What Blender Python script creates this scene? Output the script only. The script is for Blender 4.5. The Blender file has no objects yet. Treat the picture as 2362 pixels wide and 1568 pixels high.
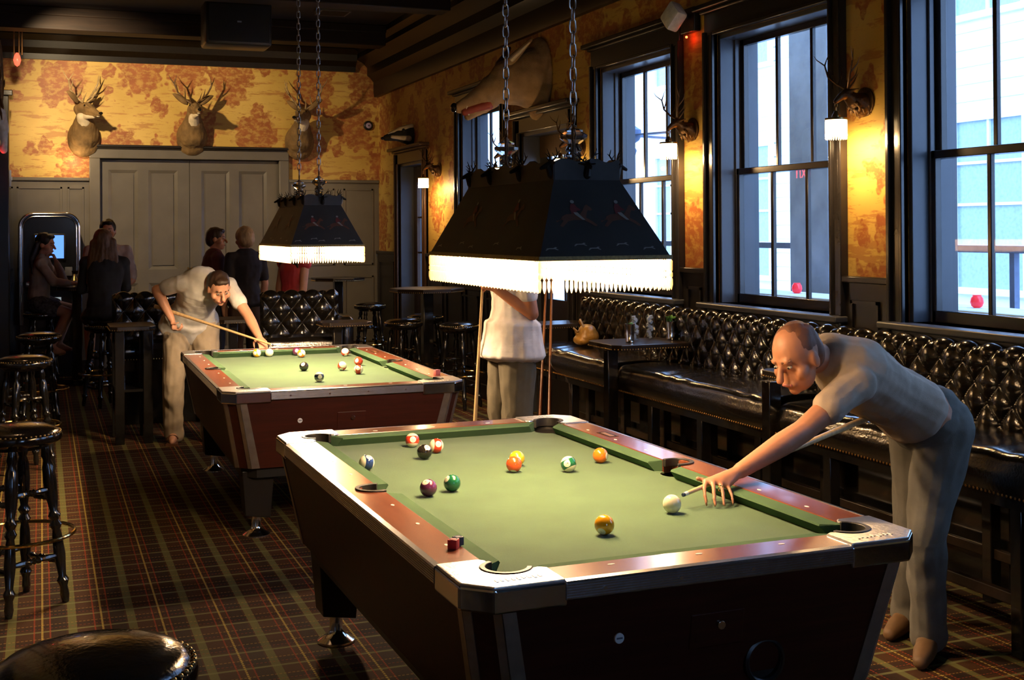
import bpy, bmesh, math, random
from mathutils import Vector, Matrix, Euler, noise
random.seed(7)
PI = math.pi
sc = bpy.context.scene
COL = sc.collection

# ------------------------------------------------------------------ materials
def newmat(name):
    m = bpy.data.materials.new(name); m.use_nodes = True
    nt = m.node_tree; nt.nodes.clear()
    out = nt.nodes.new('ShaderNodeOutputMaterial')
    return m, nt, out

def N(nt, t, **kw):
    n = nt.nodes.new(t)
    for k, v in kw.items():
        if k in n.inputs: n.inputs[k].default_value = v
        else: setattr(n, k, v)
    return n

def mth(nt, op, a, b=None, c=None):
    n = nt.nodes.new('ShaderNodeMath'); n.operation = op
    for i, x in enumerate((a, b, c)):
        if x is None: continue
        if isinstance(x, (int, float)): n.inputs[i].default_value = x
        else: nt.links.new(x, n.inputs[i])
    return n.outputs[0]

def mixc(nt, fac, a, b, blend='MIX'):
    n = nt.nodes.new('ShaderNodeMix'); n.data_type = 'RGBA'; n.blend_type = blend
    for s, x in (('Factor', fac), ('A', a), ('B', b)):
        sock = [i for i in n.inputs if i.name == s and (i.type == 'RGBA' or s == 'Factor')][0]
        if isinstance(x, (int, float)): sock.default_value = x
        elif isinstance(x, tuple): sock.default_value = (*x[:3], 1)
        else: nt.links.new(x, sock)
    return [o for o in n.outputs if o.type == 'RGBA'][0]

def ramp(nt, fac, stops, interp='LINEAR'):
    n = nt.nodes.new('ShaderNodeValToRGB'); n.color_ramp.interpolation = interp
    e = n.color_ramp.elements
    while len(e) < len(stops): e.new(0.5)
    for i, (p, c) in enumerate(stops):
        e[i].position = p; e[i].color = (*c, 1) if len(c) == 3 else c
    nt.links.new(fac, n.inputs[0]); return n.outputs[0]

MATS = {}
def mat(name, color, rough=0.5, metal=0.0, var=0.12, nscale=25.0, bump=0.0, bscale=60.0, coat=0.0, trans=0.0,
        emis=None, estr=0.0, spec=0.5, sheen=0.0, stretch=None, ior=1.45, sss=0.0):
    if name in MATS: return MATS[name]
    m, nt, out = newmat(name)
    p = N(nt, 'ShaderNodeBsdfPrincipled')
    p.inputs['Roughness'].default_value = rough; p.inputs['Metallic'].default_value = metal
    p.inputs['Coat Weight'].default_value = coat; p.inputs['Coat Roughness'].default_value = 0.06
    p.inputs['Transmission Weight'].default_value = trans; p.inputs['IOR'].default_value = ior
    p.inputs['Specular IOR Level'].default_value = spec; p.inputs['Sheen Weight'].default_value = sheen
    p.inputs['Subsurface Weight'].default_value = sss
    tc = N(nt, 'ShaderNodeTexCoord'); mp = N(nt, 'ShaderNodeMapping'); nt.links.new(tc.outputs['Object'], mp.inputs[0])
    if stretch: mp.inputs['Scale'].default_value = stretch
    nz = N(nt, 'ShaderNodeTexNoise', Scale=nscale, Detail=4.0); nt.links.new(mp.outputs[0], nz.inputs['Vector'])
    dark = tuple(max(0, c * (1 - var)) for c in color); lite = tuple(min(1, c * (1 + var)) for c in color)
    nt.links.new(ramp(nt, nz.outputs[0], [(0.3, dark), (0.7, lite)]), p.inputs['Base Color'])
    if bump > 0:
        nb = N(nt, 'ShaderNodeTexNoise', Scale=bscale, Detail=5.0); nt.links.new(mp.outputs[0], nb.inputs['Vector'])
        b = N(nt, 'ShaderNodeBump', Strength=bump, Distance=0.01); nt.links.new(nb.outputs[0], b.inputs['Height'])
        nt.links.new(b.outputs[0], p.inputs['Normal'])
    if emis:
        p.inputs['Emission Color'].default_value = (*emis, 1); p.inputs['Emission Strength'].default_value = estr
    nt.links.new(p.outputs[0], out.inputs[0]); MATS[name] = m; return m

# ------------------------------------------------------------------ mesh builder
class B:
    def __init__(s): s.bm = bmesh.new()
    def vs(s, pts): return [s.bm.verts.new(p) for p in pts]
    def face(s, vv):
        try: return s.bm.faces.new(vv)
        except ValueError: return None
    def hexa(s, c):  # 8 corners: 4 bottom ccw, 4 top ccw
        v = s.vs(c)
        for f in ((0, 3, 2, 1), (4, 5, 6, 7), (0, 1, 5, 4), (1, 2, 6, 5), (2, 3, 7, 6), (3, 0, 4, 7)): s.face([v[i] for i in f])
        return s
    def box(s, x0, x1, y0, y1, z0, z1):
        x0, x1 = sorted((x0, x1)); y0, y1 = sorted((y0, y1)); z0, z1 = sorted((z0, z1))
        return s.hexa([(x0, y0, z0), (x1, y0, z0), (x1, y1, z0), (x0, y1, z0), (x0, y0, z1), (x1, y0, z1), (x1, y1, z1), (x0, y1, z1)])
    def prism(s, poly, z0, z1, top=None):
        top = top or poly
        a = s.vs([(p[0], p[1], z0) for p in poly]); b = s.vs([(p[0], p[1], z1) for p in top]); n = len(poly)
        s.face(a[::-1]); s.face(b)
        for i in range(n): s.face([a[i], a[(i + 1) % n], b[(i + 1) % n], b[i]])
        return s
    def extr(s, prof, a, b, fn):   # profile points extruded between parameters a and b through fn(p,t)
        v0 = s.vs([fn(p, a) for p in prof]); v1 = s.vs([fn(p, b) for p in prof]); n = len(prof)
        s.face(v0[::-1]); s.face(v1)
        for i in range(n): s.face([v0[i], v0[(i + 1) % n], v1[(i + 1) % n], v1[i]])
        return s
    def lathe(s, prof, seg=20, M=None, cap=True, a0=0, a1=2 * PI):
        M = M or Matrix(); full = abs(a1 - a0 - 2 * PI) < 1e-6; k = seg if full else seg + 1
        rings = []
        for r, z in prof:
            rings.append(s.vs([M @ Vector((r * math.cos(a0 + (a1 - a0) * i / seg), r * math.sin(a0 + (a1 - a0) * i / seg), z)) for i in range(k)]))
        for A, Bq in zip(rings, rings[1:]):
            for i in range(k if full else k - 1):
                j = (i + 1) % k; s.face([A[i], A[j], Bq[j], Bq[i]])
        if cap and full:
            if prof[0][0] > 1e-5: s.face(rings[0][::-1])
            if prof[-1][0] > 1e-5: s.face(rings[-1])
        return s
    def seg(s, p, q, r0, r1=None, n=12, prof=None):
        p, q = Vector(p), Vector(q); d = q - p; L = d.length
        if L < 1e-6: return s
        M = Matrix.Translation(p) @ d.to_track_quat('Z', 'Y').to_matrix().to_4x4()
        if prof: return s.lathe([(r * r0, t * L) for r, t in prof], n, M)
        return s.lathe([(r0, 0), (r1 if r1 is not None else r0, L)], n, M)
    def tube(s, pts, r, n=8, closed=False):
        pts = [Vector(p) for p in pts]; k = len(pts); rad = r if isinstance(r, (list, tuple)) else [r] * k
        rings = []; up = None
        for i, p in enumerate(pts):
            if closed: t = pts[(i + 1) % k] - pts[i - 1]
            else: t = pts[min(i + 1, k - 1)] - pts[max(i - 1, 0)]
            t.normalize()
            if up is None:
                up = t.orthogonal().normalized()
            up = (up - t * up.dot(t)).normalized(); w = t.cross(up)
            rings.append(s.vs([p + (up * math.cos(2 * PI * j / n) + w * math.sin(2 * PI * j / n)) * rad[i] for j in range(n)]))
        for i in range(k if closed else k - 1):
            A, Bq = rings[i], rings[(i + 1) % k]
            for j in range(n): s.face([A[j], A[(j + 1) % n], Bq[(j + 1) % n], Bq[j]])
        if not closed: s.face(rings[0][::-1]); s.face(rings[-1])
        return s
    def ell(s, c, r, M=None, u=12, v=8):
        c = Vector(c); r = (r, r, r) if isinstance(r, (int, float)) else r
        R = M.to_4x4() if M else Matrix()
        T = Matrix.Translation(c) @ R @ Matrix.Diagonal((*r, 1))
        bmesh.ops.create_uvsphere(s.bm, u_segments=u, v_segments=v, radius=1, matrix=T); return s
    def cap(s, p, q, r0, r1, n=12):   # tapered capsule
        s.seg(p, q, r0, r1, n); s.ell(p, r0, u=n, v=8); s.ell(q, r1, u=n, v=8); return s
    def grid(s, nu, nv, fn):
        g = [[s.bm.verts.new(fn(i / nu, j / nv)) for j in range(nv + 1)] for i in range(nu + 1)]
        for i in range(nu):
            for j in range(nv): s.face([g[i][j], g[i + 1][j], g[i + 1][j + 1], g[i][j + 1]])
        return g
    def rounded(s, x0, x1, y0, y1, z0, z1, r=0.01, seg=2):
        b = B(); b.box(x0, x1, y0, y1, z0, z1)
        bmesh.ops.bevel(b.bm, geom=b.bm.edges[:], offset=r, segments=seg, affect='EDGES', profile=0.5)
        me = bpy.data.meshes.new('t'); b.bm.to_mesh(me); s.bm.from_mesh(me); bpy.data.meshes.remove(me); b.bm.free(); return s
    def mesh(s, name, smooth=True, fix=True, ang=40):
        if fix: bmesh.ops.recalc_face_normals(s.bm, faces=s.bm.faces[:])
        me = bpy.data.meshes.new(name); s.bm.to_mesh(me); s.bm.free()
        if smooth:
            me.polygons.foreach_set('use_smooth', [True] * len(me.polygons))
            if ang < 180:
                try: me.set_sharp_from_angle(angle=math.radians(ang))
                except Exception: pass
        me.update(); return me

def obj(name, b, m, parent=None, loc=(0, 0, 0), rot=(0, 0, 0), smooth=True, bevel=0, ang=40, fix=True):
    me = b.mesh(name, smooth, fix, ang) if isinstance(b, B) else b
    o = bpy.data.objects.new(name, me); COL.objects.link(o)
    if m is not None:
        for mm in (m if isinstance(m, (list, tuple)) else [m]): me.materials.append(mm)
    o.location = loc; o.rotation_euler = rot
    if parent: o.parent = parent
    if bevel:
        md = o.modifiers.new('bevel', 'BEVEL'); md.width = bevel; md.segments = 2; md.limit_method = 'ANGLE'; md.angle_limit = math.radians(40)
    return o

def tag(o, label=None, cat=None, group=None, kind=None):
    if label: o['label'] = label
    if cat: o['category'] = cat
    if group: o['group'] = group
    if kind: o['kind'] = kind
    return o
def thing(name, label, cat, loc=(0, 0, 0), rz=0, group=None, kind=None):
    o = bpy.data.objects.new(name, None); COL.objects.link(o); o.empty_display_size = 0.05
    o.location = loc; o.rotation_euler = (0, 0, rz); return tag(o, label, cat, group, kind)
def struct(name, b, m, parent=None, **kw):
    o = obj(name, b, m, parent, **kw)
    if parent is None: o['kind'] = 'structure'
    return o
def semp(name, loc=(0, 0, 0)):
    o = bpy.data.objects.new(name, None); COL.objects.link(o); o.location = loc; o['kind'] = 'structure'; return o
def dup(root, loc=None, rz=None, label=None, group=None):
    kids = {}
    for o in bpy.data.objects:
        if o.parent: kids.setdefault(o.parent, []).append(o)
    def rec(o, par):
        c = o.copy(); COL.objects.link(c)
        if par: c.parent = par
        for ch in kids.get(o, []): rec(ch, c)
        return c
    r = rec(root, None)
    if loc is not None: r.location = loc
    if rz is not None: r.rotation_euler = (0, 0, rz)
    if label: r['label'] = label
    if group: r['group'] = group
    return r

def remeshed(name, b, size, m, parent=None, smooth_it=3, loc=(0, 0, 0)):
    """joins overlapping volumes of b into one continuous skin"""
    me = b.mesh('tmp', False, fix=True); o = bpy.data.objects.new('tmp', me); COL.objects.link(o)
    r = o.modifiers.new('r', 'REMESH'); r.mode = 'VOXEL'; r.voxel_size = size
    if smooth_it:
        s = o.modifiers.new('s', 'SMOOTH'); s.factor = 0.5; s.iterations = smooth_it
    bpy.context.view_layer.update(); dg = bpy.context.evaluated_depsgraph_get()
    nm = bpy.data.meshes.new_from_object(o.evaluated_get(dg)); bpy.data.objects.remove(o); bpy.data.meshes.remove(me)
    nm.name = name; nm.polygons.foreach_set('use_smooth', [True] * len(nm.polygons)); nm.materials.clear()
    return obj(name, nm, m, parent, loc=loc)

def arc(cx, cy, r, a0, a1, n):
    return [(cx + r * math.cos(a0 + (a1 - a0) * i / n), cy + r * math.sin(a0 + (a1 - a0) * i / n)) for i in range(n + 1)]
def light(name, kind, loc, power, color, size=0.05, rot=None, spot=None, blend=0.6, sy=None):
    d = bpy.data.lights.new(name, kind); d.energy = power; d.color = color
    if kind == 'AREA':
        d.size = size
        if sy: d.shape = 'RECTANGLE'; d.size_y = sy
    else: d.shadow_soft_size = size
    if kind == 'SPOT': d.spot_size = spot; d.spot_blend = blend
    o = bpy.data.objects.new(name, d); COL.objects.link(o); o.location = loc
    if rot is not None:
        dvec = Vector(rot) - Vector(loc); o.rotation_euler = dvec.to_track_quat('-Z', 'Y').to_euler()
    return o
# ------------------------------------------------------------------ special materials
def wallpaper():
    m, nt, out = newmat('toile_wallpaper'); p = N(nt, 'ShaderNodeBsdfPrincipled', Roughness=0.55)
    tc = N(nt, 'ShaderNodeTexCoord'); sep = N(nt, 'ShaderNodeSeparateXYZ'); nt.links.new(tc.outputs['Object'], sep.inputs[0])
    h = mth(nt, 'ADD', sep.outputs[0], sep.outputs[1]); z = sep.outputs[2]
    def vec(sx, sz, off=0.0):
        c = N(nt, 'ShaderNodeCombineXYZ'); nt.links.new(mth(nt, 'MULTIPLY', h, sx), c.inputs[0])
        nt.links.new(mth(nt, 'MULTIPLY', z, sz), c.inputs[1]); c.inputs[2].default_value = off; return c.outputs[0]
    def nz(v, scale, det=4.0, rough=0.6):
        n = N(nt, 'ShaderNodeTexNoise', Scale=scale, Detail=det, Roughness=rough); nt.links.new(v, n.inputs['Vector']); return n.outputs[0]
    def step(x, a, b):
        n = N(nt, 'ShaderNodeMapRange', interpolation_type='SMOOTHSTEP'); nt.links.new(x, n.inputs['Value'])
        n.inputs['From Min'].default_value = a; n.inputs['From Max'].default_value = b; return n.outputs[0]
    # trees: scattered scalloped crowns
    def crowns(scale, off, rad, wob):
        v = N(nt, 'ShaderNodeTexVoronoi', Scale=scale, Randomness=0.8, voronoi_dimensions='2D'); base = vec(1.0, 0.85, off)
        ns = N(nt, 'ShaderNodeTexNoise', Scale=7.0, Detail=3.0); nt.links.new(base, ns.inputs['Vector'])
        w = N(nt, 'ShaderNodeVectorMath', operation='MULTIPLY_ADD'); nt.links.new(ns.outputs['Color'], w.inputs[0])
        w.inputs[1].default_value = (wob, wob, 0); nt.links.new(base, w.inputs[2]); nt.links.new(w.outputs[0], v.inputs['Vector'])
        scal = N(nt, 'ShaderNodeTexVoronoi', Scale=13.0, voronoi_dimensions='2D'); nt.links.new(vec(1, 1, off), scal.inputs['Vector'])
        d = mth(nt, 'ADD', v.outputs['Distance'], mth(nt, 'MULTIPLY', scal.outputs['Distance'], 0.16))
        return mth(nt, 'SUBTRACT', 1.0, step(d, rad, rad + 0.05))
    t1 = crowns(1.45, 0.0, 0.41, 0.20); t2 = crowns(3.0, 3.3, 0.27, 0.24)
    tex = step(nz(vec(1, 1.5, 5.0), 13, 5, 0.7), 0.38, 0.56)                 # leaf texture inside a crown
    grd = step(nz(vec(0.55, 3.4, 9.0), 4.2, 6, 0.68), 0.545, 0.60)           # ground and rider strokes
    grd2 = step(nz(vec(0.9, 4.6, 14.0), 9.0, 4, 0.7), 0.58, 0.64)
    msk = mth(nt, 'MAXIMUM', mth(nt, 'MULTIPLY', mth(nt, 'MAXIMUM', t1, t2), mth(nt, 'ADD', mth(nt, 'MULTIPLY', tex, 0.6), 0.4)),
              mth(nt, 'MULTIPLY', mth(nt, 'MAXIMUM', grd, mth(nt, 'MULTIPLY', grd2, 0.6)), 0.6))
    big = nz(vec(1, 1, 2.0), 1.6, 2)
    base = ramp(nt, big, [(0.35, (0.56, 0.36, 0.075)), (0.65, (0.68, 0.46, 0.12))])
    ink = ramp(nt, nz(vec(1, 1, 7.0), 5.0, 3), [(0.35, (0.27, 0.055, 0.014)), (0.65, (0.37, 0.10, 0.028))])
    nt.links.new(mixc(nt, mth(nt, 'MULTIPLY', msk, 0.9), base, ink), p.inputs['Base Color'])
    nt.links.new(p.outputs[0], out.inputs[0]); return m

def carpet():
    m, nt, out = newmat('tartan_carpet'); p = N(nt, 'ShaderNodeBsdfPrincipled', Roughness=0.95); p.inputs['Specular IOR Level'].default_value = 0.15
    tc = N(nt, 'ShaderNodeTexCoord'); sep = N(nt, 'ShaderNodeSeparateXYZ'); nt.links.new(tc.outputs['Object'], sep.inputs[0])
    x, y = sep.outputs[0], sep.outputs[1]
    def band(c, per, pos, w):
        f = mth(nt, 'FRACT', mth(nt, 'ADD', mth(nt, 'DIVIDE', c, per), 50.0 - pos + 0.5))
        d = mth(nt, 'ABSOLUTE', mth(nt, 'SUBTRACT', f, 0.5)); return mth(nt, 'LESS_THAN', d, w / per / 2)
    def dots(c, per=0.016, duty=0.6):
        return mth(nt, 'LESS_THAN', mth(nt, 'FRACT', mth(nt, 'ADD', mth(nt, 'DIVIDE', c, per), 500.0)), duty)
    base = (0.060, 0.024, 0.009)
    PX, PY = 0.235, 0.185
    wv = N(nt, 'ShaderNodeTexWave', Scale=60.0, Distortion=0.3, bands_direction='DIAGONAL'); nt.links.new(tc.outputs['Object'], wv.inputs['Vector'])
    col = mixc(nt, mth(nt, 'MULTIPLY', band(x, PX, 0.27, 0.06), 0.55), base, (0.012, 0.012, 0.010))
    col = mixc(nt, mth(nt, 'MULTIPLY', band(y, PY, 0.30, 0.05), 0.5), col, (0.012, 0.010, 0.010))
    col = mixc(nt, mth(nt, 'MULTIPLY', band(x, PX, 0.5, 0.034), 0.72), col, (0.15, 0.155, 0.05))
    col = mixc(nt, mth(nt, 'MULTIPLY', band(y, PY, 0.0, 0.017), 0.75), col, (0.19, 0.19, 0.075))
    col = mixc(nt, mth(nt, 'MULTIPLY', mth(nt, 'MULTIPLY', band(x, PX, 0.13, 0.006), dots(y)), 0.9), col, (0.38, 0.05, 0.016))
    col = mixc(nt, mth(nt, 'MULTIPLY', mth(nt, 'MULTIPLY', band(x, PX, -0.13, 0.006), dots(y)), 0.9), col, (0.38, 0.05, 0.016))
    col = mixc(nt, mth(nt, 'MULTIPLY', mth(nt, 'MULTIPLY', band(y, PY, 0.5, 0.005), dots(x)), 0.85), col, (0.38, 0.22, 0.05))
    col = mixc(nt, mth(nt, 'MULTIPLY', mth(nt, 'MULTIPLY', band(y, PY, 0.24, 0.004), dots(x)), 0.8), col, (0.34, 0.06, 0.02))
    col = mixc(nt, mth(nt, 'MULTIPLY', mth(nt, 'MULTIPLY', band(x, PX, 0.0, 0.008), dots(y, 0.02, 0.7)), 0.9), col, (0.52, 0.38, 0.08))
    col = mixc(nt, mth(nt, 'MULTIPLY', wv.outputs[1], 0.22), col, (0.01, 0.008, 0.005))
    nt.links.new(col, p.inputs['Base Color'])
    nb = N(nt, 'ShaderNodeTexNoise', Scale=350.0, Detail=2.0); nt.links.new(tc.outputs['Object'], nb.inputs['Vector'])
    b = N(nt, 'ShaderNodeBump', Strength=0.4, Distance=0.003); nt.links.new(nb.outputs[0], b.inputs['Height']); nt.links.new(b.outputs[0], p.inputs['Normal'])
    nt.links.new(p.outputs[0], out.inputs[0]); return m

def woodmat(name, c0, c1, rough, axis='Y', coat=0.0, scale=5.0, spec=0.5):
    m, nt, out = newmat(name); p = N(nt, 'ShaderNodeBsdfPrincipled', Roughness=rough)
    p.inputs['Coat Weight'].default_value = coat; p.inputs['Coat Roughness'].default_value = 0.12; p.inputs['Specular IOR Level'].default_value = spec
    tc = N(nt, 'ShaderNodeTexCoord'); mp = N(nt, 'ShaderNodeMapping'); nt.links.new(tc.outputs['Object'], mp.inputs[0])
    mp.inputs['Scale'].default_value = {'X': (0.6, 7, 7), 'Y': (7, 0.6, 7), 'Z': (7, 7, 0.6)}[axis]
    n = N(nt, 'ShaderNodeTexNoise', Scale=scale, Detail=7.0, Roughness=0.65, Distortion=0.6); nt.links.new(mp.outputs[0], n.inputs['Vector'])
    nt.links.new(ramp(nt, n.outputs[0], [(0.32, c0), (0.68, c1)]), p.inputs['Base Color'])
    nt.links.new(p.outputs[0], out.inputs[0]); return m

def glassmat(name, tint=(1, 1, 1), rough=0.0, ior=1.5, gloss=1.0):
    m, nt, out = newmat(name)
    t = N(nt, 'ShaderNodeBsdfTransparent'); t.inputs[0].default_value = (*tint, 1)
    g = N(nt, 'ShaderNodeBsdfGlossy', Roughness=rough); g.inputs[0].default_value = (gloss, gloss, gloss, 1)
    f = N(nt, 'ShaderNodeFresnel', IOR=ior); mx = N(nt, 'ShaderNodeMixShader')
    nz = N(nt, 'ShaderNodeTexNoise', Scale=3.0); bp = N(nt, 'ShaderNodeBump', Strength=0.02, Distance=0.002)
    nt.links.new(nz.outputs[0], bp.inputs['Height']); nt.links.new(bp.outputs[0], g.inputs['Normal'])
    ge = N(nt, 'ShaderNodeNewGeometry')
    nt.links.new(mth(nt, 'MULTIPLY', f.outputs[0], mth(nt, 'SUBTRACT', 1.0, ge.outputs['Backfacing'])), mx.inputs[0]); nt.links.new(t.outputs[0], mx.inputs[1]); nt.links.new(g.outputs[0], mx.inputs[2])
    nt.links.new(mx.outputs[0], out.inputs[0]); return m

def beadmat():
    m, nt, out = newmat('glass_bead_fringe')
    tr = N(nt, 'ShaderNodeBsdfTranslucent'); tr.inputs[0].default_value = (1.0, 0.90, 0.72, 1)
    d = N(nt, 'ShaderNodeBsdfDiffuse'); d.inputs[0].default_value = (0.85, 0.72, 0.5, 1)
    t = N(nt, 'ShaderNodeBsdfTransparent'); t.inputs[0].default_value = (1, 0.93, 0.8, 1)
    g = N(nt, 'ShaderNodeBsdfGlossy', Roughness=0.1)
    tc = N(nt, 'ShaderNodeTexCoord'); nz = N(nt, 'ShaderNodeTexNoise', Scale=120.0); nt.links.new(tc.outputs['Object'], nz.inputs['Vector'])
    a = N(nt, 'ShaderNodeMixShader', Fac=0.3); nt.links.new(tr.outputs[0], a.inputs[1]); nt.links.new(d.outputs[0], a.inputs[2])
    b = N(nt, 'ShaderNodeMixShader', Fac=0.1); nt.links.new(a.outputs[0], b.inputs[1]); nt.links.new(g.outputs[0], b.inputs[2])
    c = N(nt, 'ShaderNodeMixShader'); nt.links.new(mth(nt, 'ADD', mth(nt, 'MULTIPLY', nz.outputs[0], 0.2), 0.2), c.inputs[0])
    nt.links.new(b.outputs[0], c.inputs[1]); nt.links.new(t.outputs[0], c.inputs[2])
    nt.links.new(c.outputs[0], out.inputs[0]); return m

def ballmat(name, color, stripe=False, plain=False):
    m, nt, out = newmat(name); p = N(nt, 'ShaderNodeBsdfPrincipled', Roughness=0.09); p.inputs['Coat Weight'].default_value = 0.5
    ivory = (0.82, 0.74, 0.52)
    tc = N(nt, 'ShaderNodeTexCoord'); nv = N(nt, 'ShaderNodeVectorMath', operation='NORMALIZE'); nt.links.new(tc.outputs['Object'], nv.inputs[0])
    sep = N(nt, 'ShaderNodeSeparateXYZ'); nt.links.new(nv.outputs[0], sep.inputs[0])
    if plain: c = ivory
    else:
        c = tuple(color)
        if stripe: c = mixc(nt, mth(nt, 'GREATER_THAN', mth(nt, 'ABSOLUTE', sep.outputs[2]), 0.52), c, ivory)
        c = mixc(nt, mth(nt, 'GREATER_THAN', sep.outputs[0], 0.90), c, (0.85, 0.78, 0.58))
    if isinstance(c, tuple): p.inputs['Base Color'].default_value = (*c, 1)
    else: nt.links.new(c, p.inputs['Base Color'])
    nt.links.new(p.outputs[0], out.inputs[0]); return m

WALLP = wallpaper(); CARPET = carpet()
PAINT = mat('dark_brown_paint', (0.020, 0.016, 0.013), rough=0.28, var=0.1, nscale=6, bump=0.03, bscale=40)
PAINTB = mat('grey_brown_door_paint', (0.135, 0.12, 0.10), rough=0.34, var=0.1, nscale=4, bump=0.04, bscale=30)
PAINTW = mat('window_casing_paint', (0.022, 0.020, 0.020), rough=0.22, var=0.1, nscale=6)
JAMB = mat('window_jamb_paint', (0.055, 0.060, 0.072), rough=0.35, var=0.1, nscale=5)
CEIL = mat('dark_brown_ceiling_boards', (0.010, 0.006, 0.004), rough=0.7, var=0.3, nscale=3)
BEAMM = woodmat('dark_stained_beam_wood', (0.006, 0.003, 0.002), (0.014, 0.007, 0.004), 0.6, 'X', spec=.2)
CORN = woodmat('dark_glossy_cornice_wood', (0.005, 0.003, 0.002), (0.010, 0.007, 0.004), 0.35, 'Y', spec=.3)
GLASS = glassmat('window_glass')
DRINKG = glassmat('drinking_glass', (0.93, 0.96, 0.98), 0.02, 1.5)
CRYST = mat('cut_crystal', (.96, .95, .93), rough=.04, trans=.95, ior=1.5)
BEADS = beadmat()
BAIZE = mat('green_baize', (0.058, 0.108, 0.056), rough=0.95, var=0.10, nscale=7, bump=0.25, bscale=500, spec=0.1, sheen=0.15)
BAIZED = mat('green_rail_cloth', (0.050, 0.096, 0.050), rough=0.95, var=0.08, nscale=9, bump=0.2, bscale=500, spec=0.1)
LAMIN = woodmat('rosewood_rail_laminate', (0.13, 0.034, 0.016), (0.21, 0.062, 0.028), 0.24, 'Y', coat=0.35, spec=0.6)
LAMINX = woodmat('rosewood_end_laminate', (0.13, 0.034, 0.016), (0.21, 0.062, 0.028), 0.24, 'X', coat=0.35, spec=0.6)
CABW = woodmat('rosewood_cabinet', (0.034, 0.007, 0.003), (0.062, 0.013, 0.006), 0.42, 'X', coat=0.0, spec=0.35)
ALUM = mat('ribbed_aluminium', (0.62, 0.62, 0.63), rough=0.26, metal=1.0, var=0.06, nscale=40)
CHROME = mat('polished_chrome', (0.80, 0.79, 0.78), rough=0.13, metal=1.0, var=0.04, nscale=30, bump=0.05, bscale=14)
CAPM = mat('brushed_cast_cap_metal', (0.72, 0.70, 0.68), rough=0.30, metal=1.0, var=0.08, nscale=30, bump=0.12, bscale=70)
BLACKP = mat('black_plastic', (0.012, 0.012, 0.012), rough=0.35)
BLACKL = mat('black_pocket_leather', (0.010, 0.008, 0.006), rough=0.5, bump=0.1)
LIGHTRIM = mat('cream_rail_edge', (0.34, 0.26, 0.16), rough=0.3)
PEARL = mat('pearl_sight', (0.85, 0.78, 0.66), rough=0.25)
LEATHER = mat('black_glossy_leather', (0.010, 0.008, 0.006), rough=0.15, var=0.2, nscale=14, bump=0.12, bscale=90, spec=0.75, coat=0.35)
BLKWOOD = mat('black_lacquered_wood', (0.010, 0.009, 0.008), rough=0.14, var=0.2, spec=0.7, coat=0.4)
DKWOOD = woodmat('dark_table_wood', (0.012, 0.008, 0.005), (0.024, 0.015, 0.010), 0.28, 'X', spec=0.5)
BRASS = mat('antique_brass', (0.62, 0.42, 0.16), rough=0.28, metal=1.0, var=0.15, nscale=60)
BRASSP = mat('polished_brass', (0.80, 0.58, 0.24), rough=0.12, metal=1.0, var=0.05)
BRONZE = mat('dark_bronze', (0.13, 0.075, 0.035), rough=0.42, metal=0.7, var=0.35, nscale=40, bump=0.3, bscale=60)
IRON = mat('black_iron', (0.02, 0.018, 0.016), rough=0.4, metal=0.6, var=0.2)
STEEL = mat('grey_steel_chain', (0.38, 0.36, 0.33), rough=0.3, metal=1.0, var=0.15)
CHALKR = mat('red_chalk_paper', (0.42, 0.025, 0.03), rough=0.6)
CHALKB = mat('blue_chalk', (0.03, 0.05, 0.10), rough=0.9)
SKIN = mat('skin', (0.50, 0.25, 0.15), rough=0.5, var=0.08, nscale=12, sss=0.0)
SKIND = mat('tanned_skin', (0.42, 0.17, 0.085), rough=0.45, var=0.1, nscale=12)
FUR = mat('brown_deer_fur', (0.20, 0.12, 0.045), rough=0.85, var=0.35, nscale=9, bump=0.5, bscale=120)
FURW = mat('white_deer_fur', (0.62, 0.52, 0.36), rough=0.9, var=0.1, bump=0.4, bscale=120)
FURG = mat('tan_boar_hide', (0.30, 0.19, 0.09), rough=0.9, var=0.35, nscale=6, bump=0.5, bscale=110)
ANTL = mat('antler_bone', (0.42, 0.30, 0.15), rough=0.5, var=0.4, nscale=25)
ANTLD = mat('dark_antler_bone', (0.13, 0.07, 0.03), rough=0.5, var=0.4, nscale=25)
BONE = mat('bleached_bone', (0.62, 0.58, 0.50), rough=0.6, var=0.15)
EYE = mat('black_glass_eye', (0.01, 0.008, 0.006), rough=0.05)
# ------------------------------------------------------------------ the room
XR, YB, XL, YF, ZC = 4.02, 15.17, -0.45, -2.2, 3.95
b = B(); b.box(XL - .3, XR + .3, YF - .3, YB + .3, -0.1, 0); struct('floor', b, CARPET)
b = B(); b.box(XL - .3, XR + .3, YF - .3, YB + .3, ZC, ZC + .15); struct('ceiling', b, CEIL)

def holed(b, t0, t1, z0, z1, holes, put):
    """fills the rectangle t0..t1 x z0..z1 except the holes (ta,tb,za,zb)"""
    ts = sorted({t0, t1, *[min(max(h[i], t0), t1) for h in holes for i in (0, 1)]})
    for a, c in zip(ts, ts[1:]):
        zs = [(z0, z1)]
        for h in holes:
            if h[0] < (a + c) / 2 < h[1]:
                nz = []
                for (p, q) in zs:
                    if h[2] > p: nz.append((p, min(q, h[2])))
                    if h[3] < q: nz.append((max(p, h[3]), q))
                zs = [t for t in nz if t[1] > t[0] + 1e-6]
        for (p, q) in zs: put(b, a, c, p, q)
    return b

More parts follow.
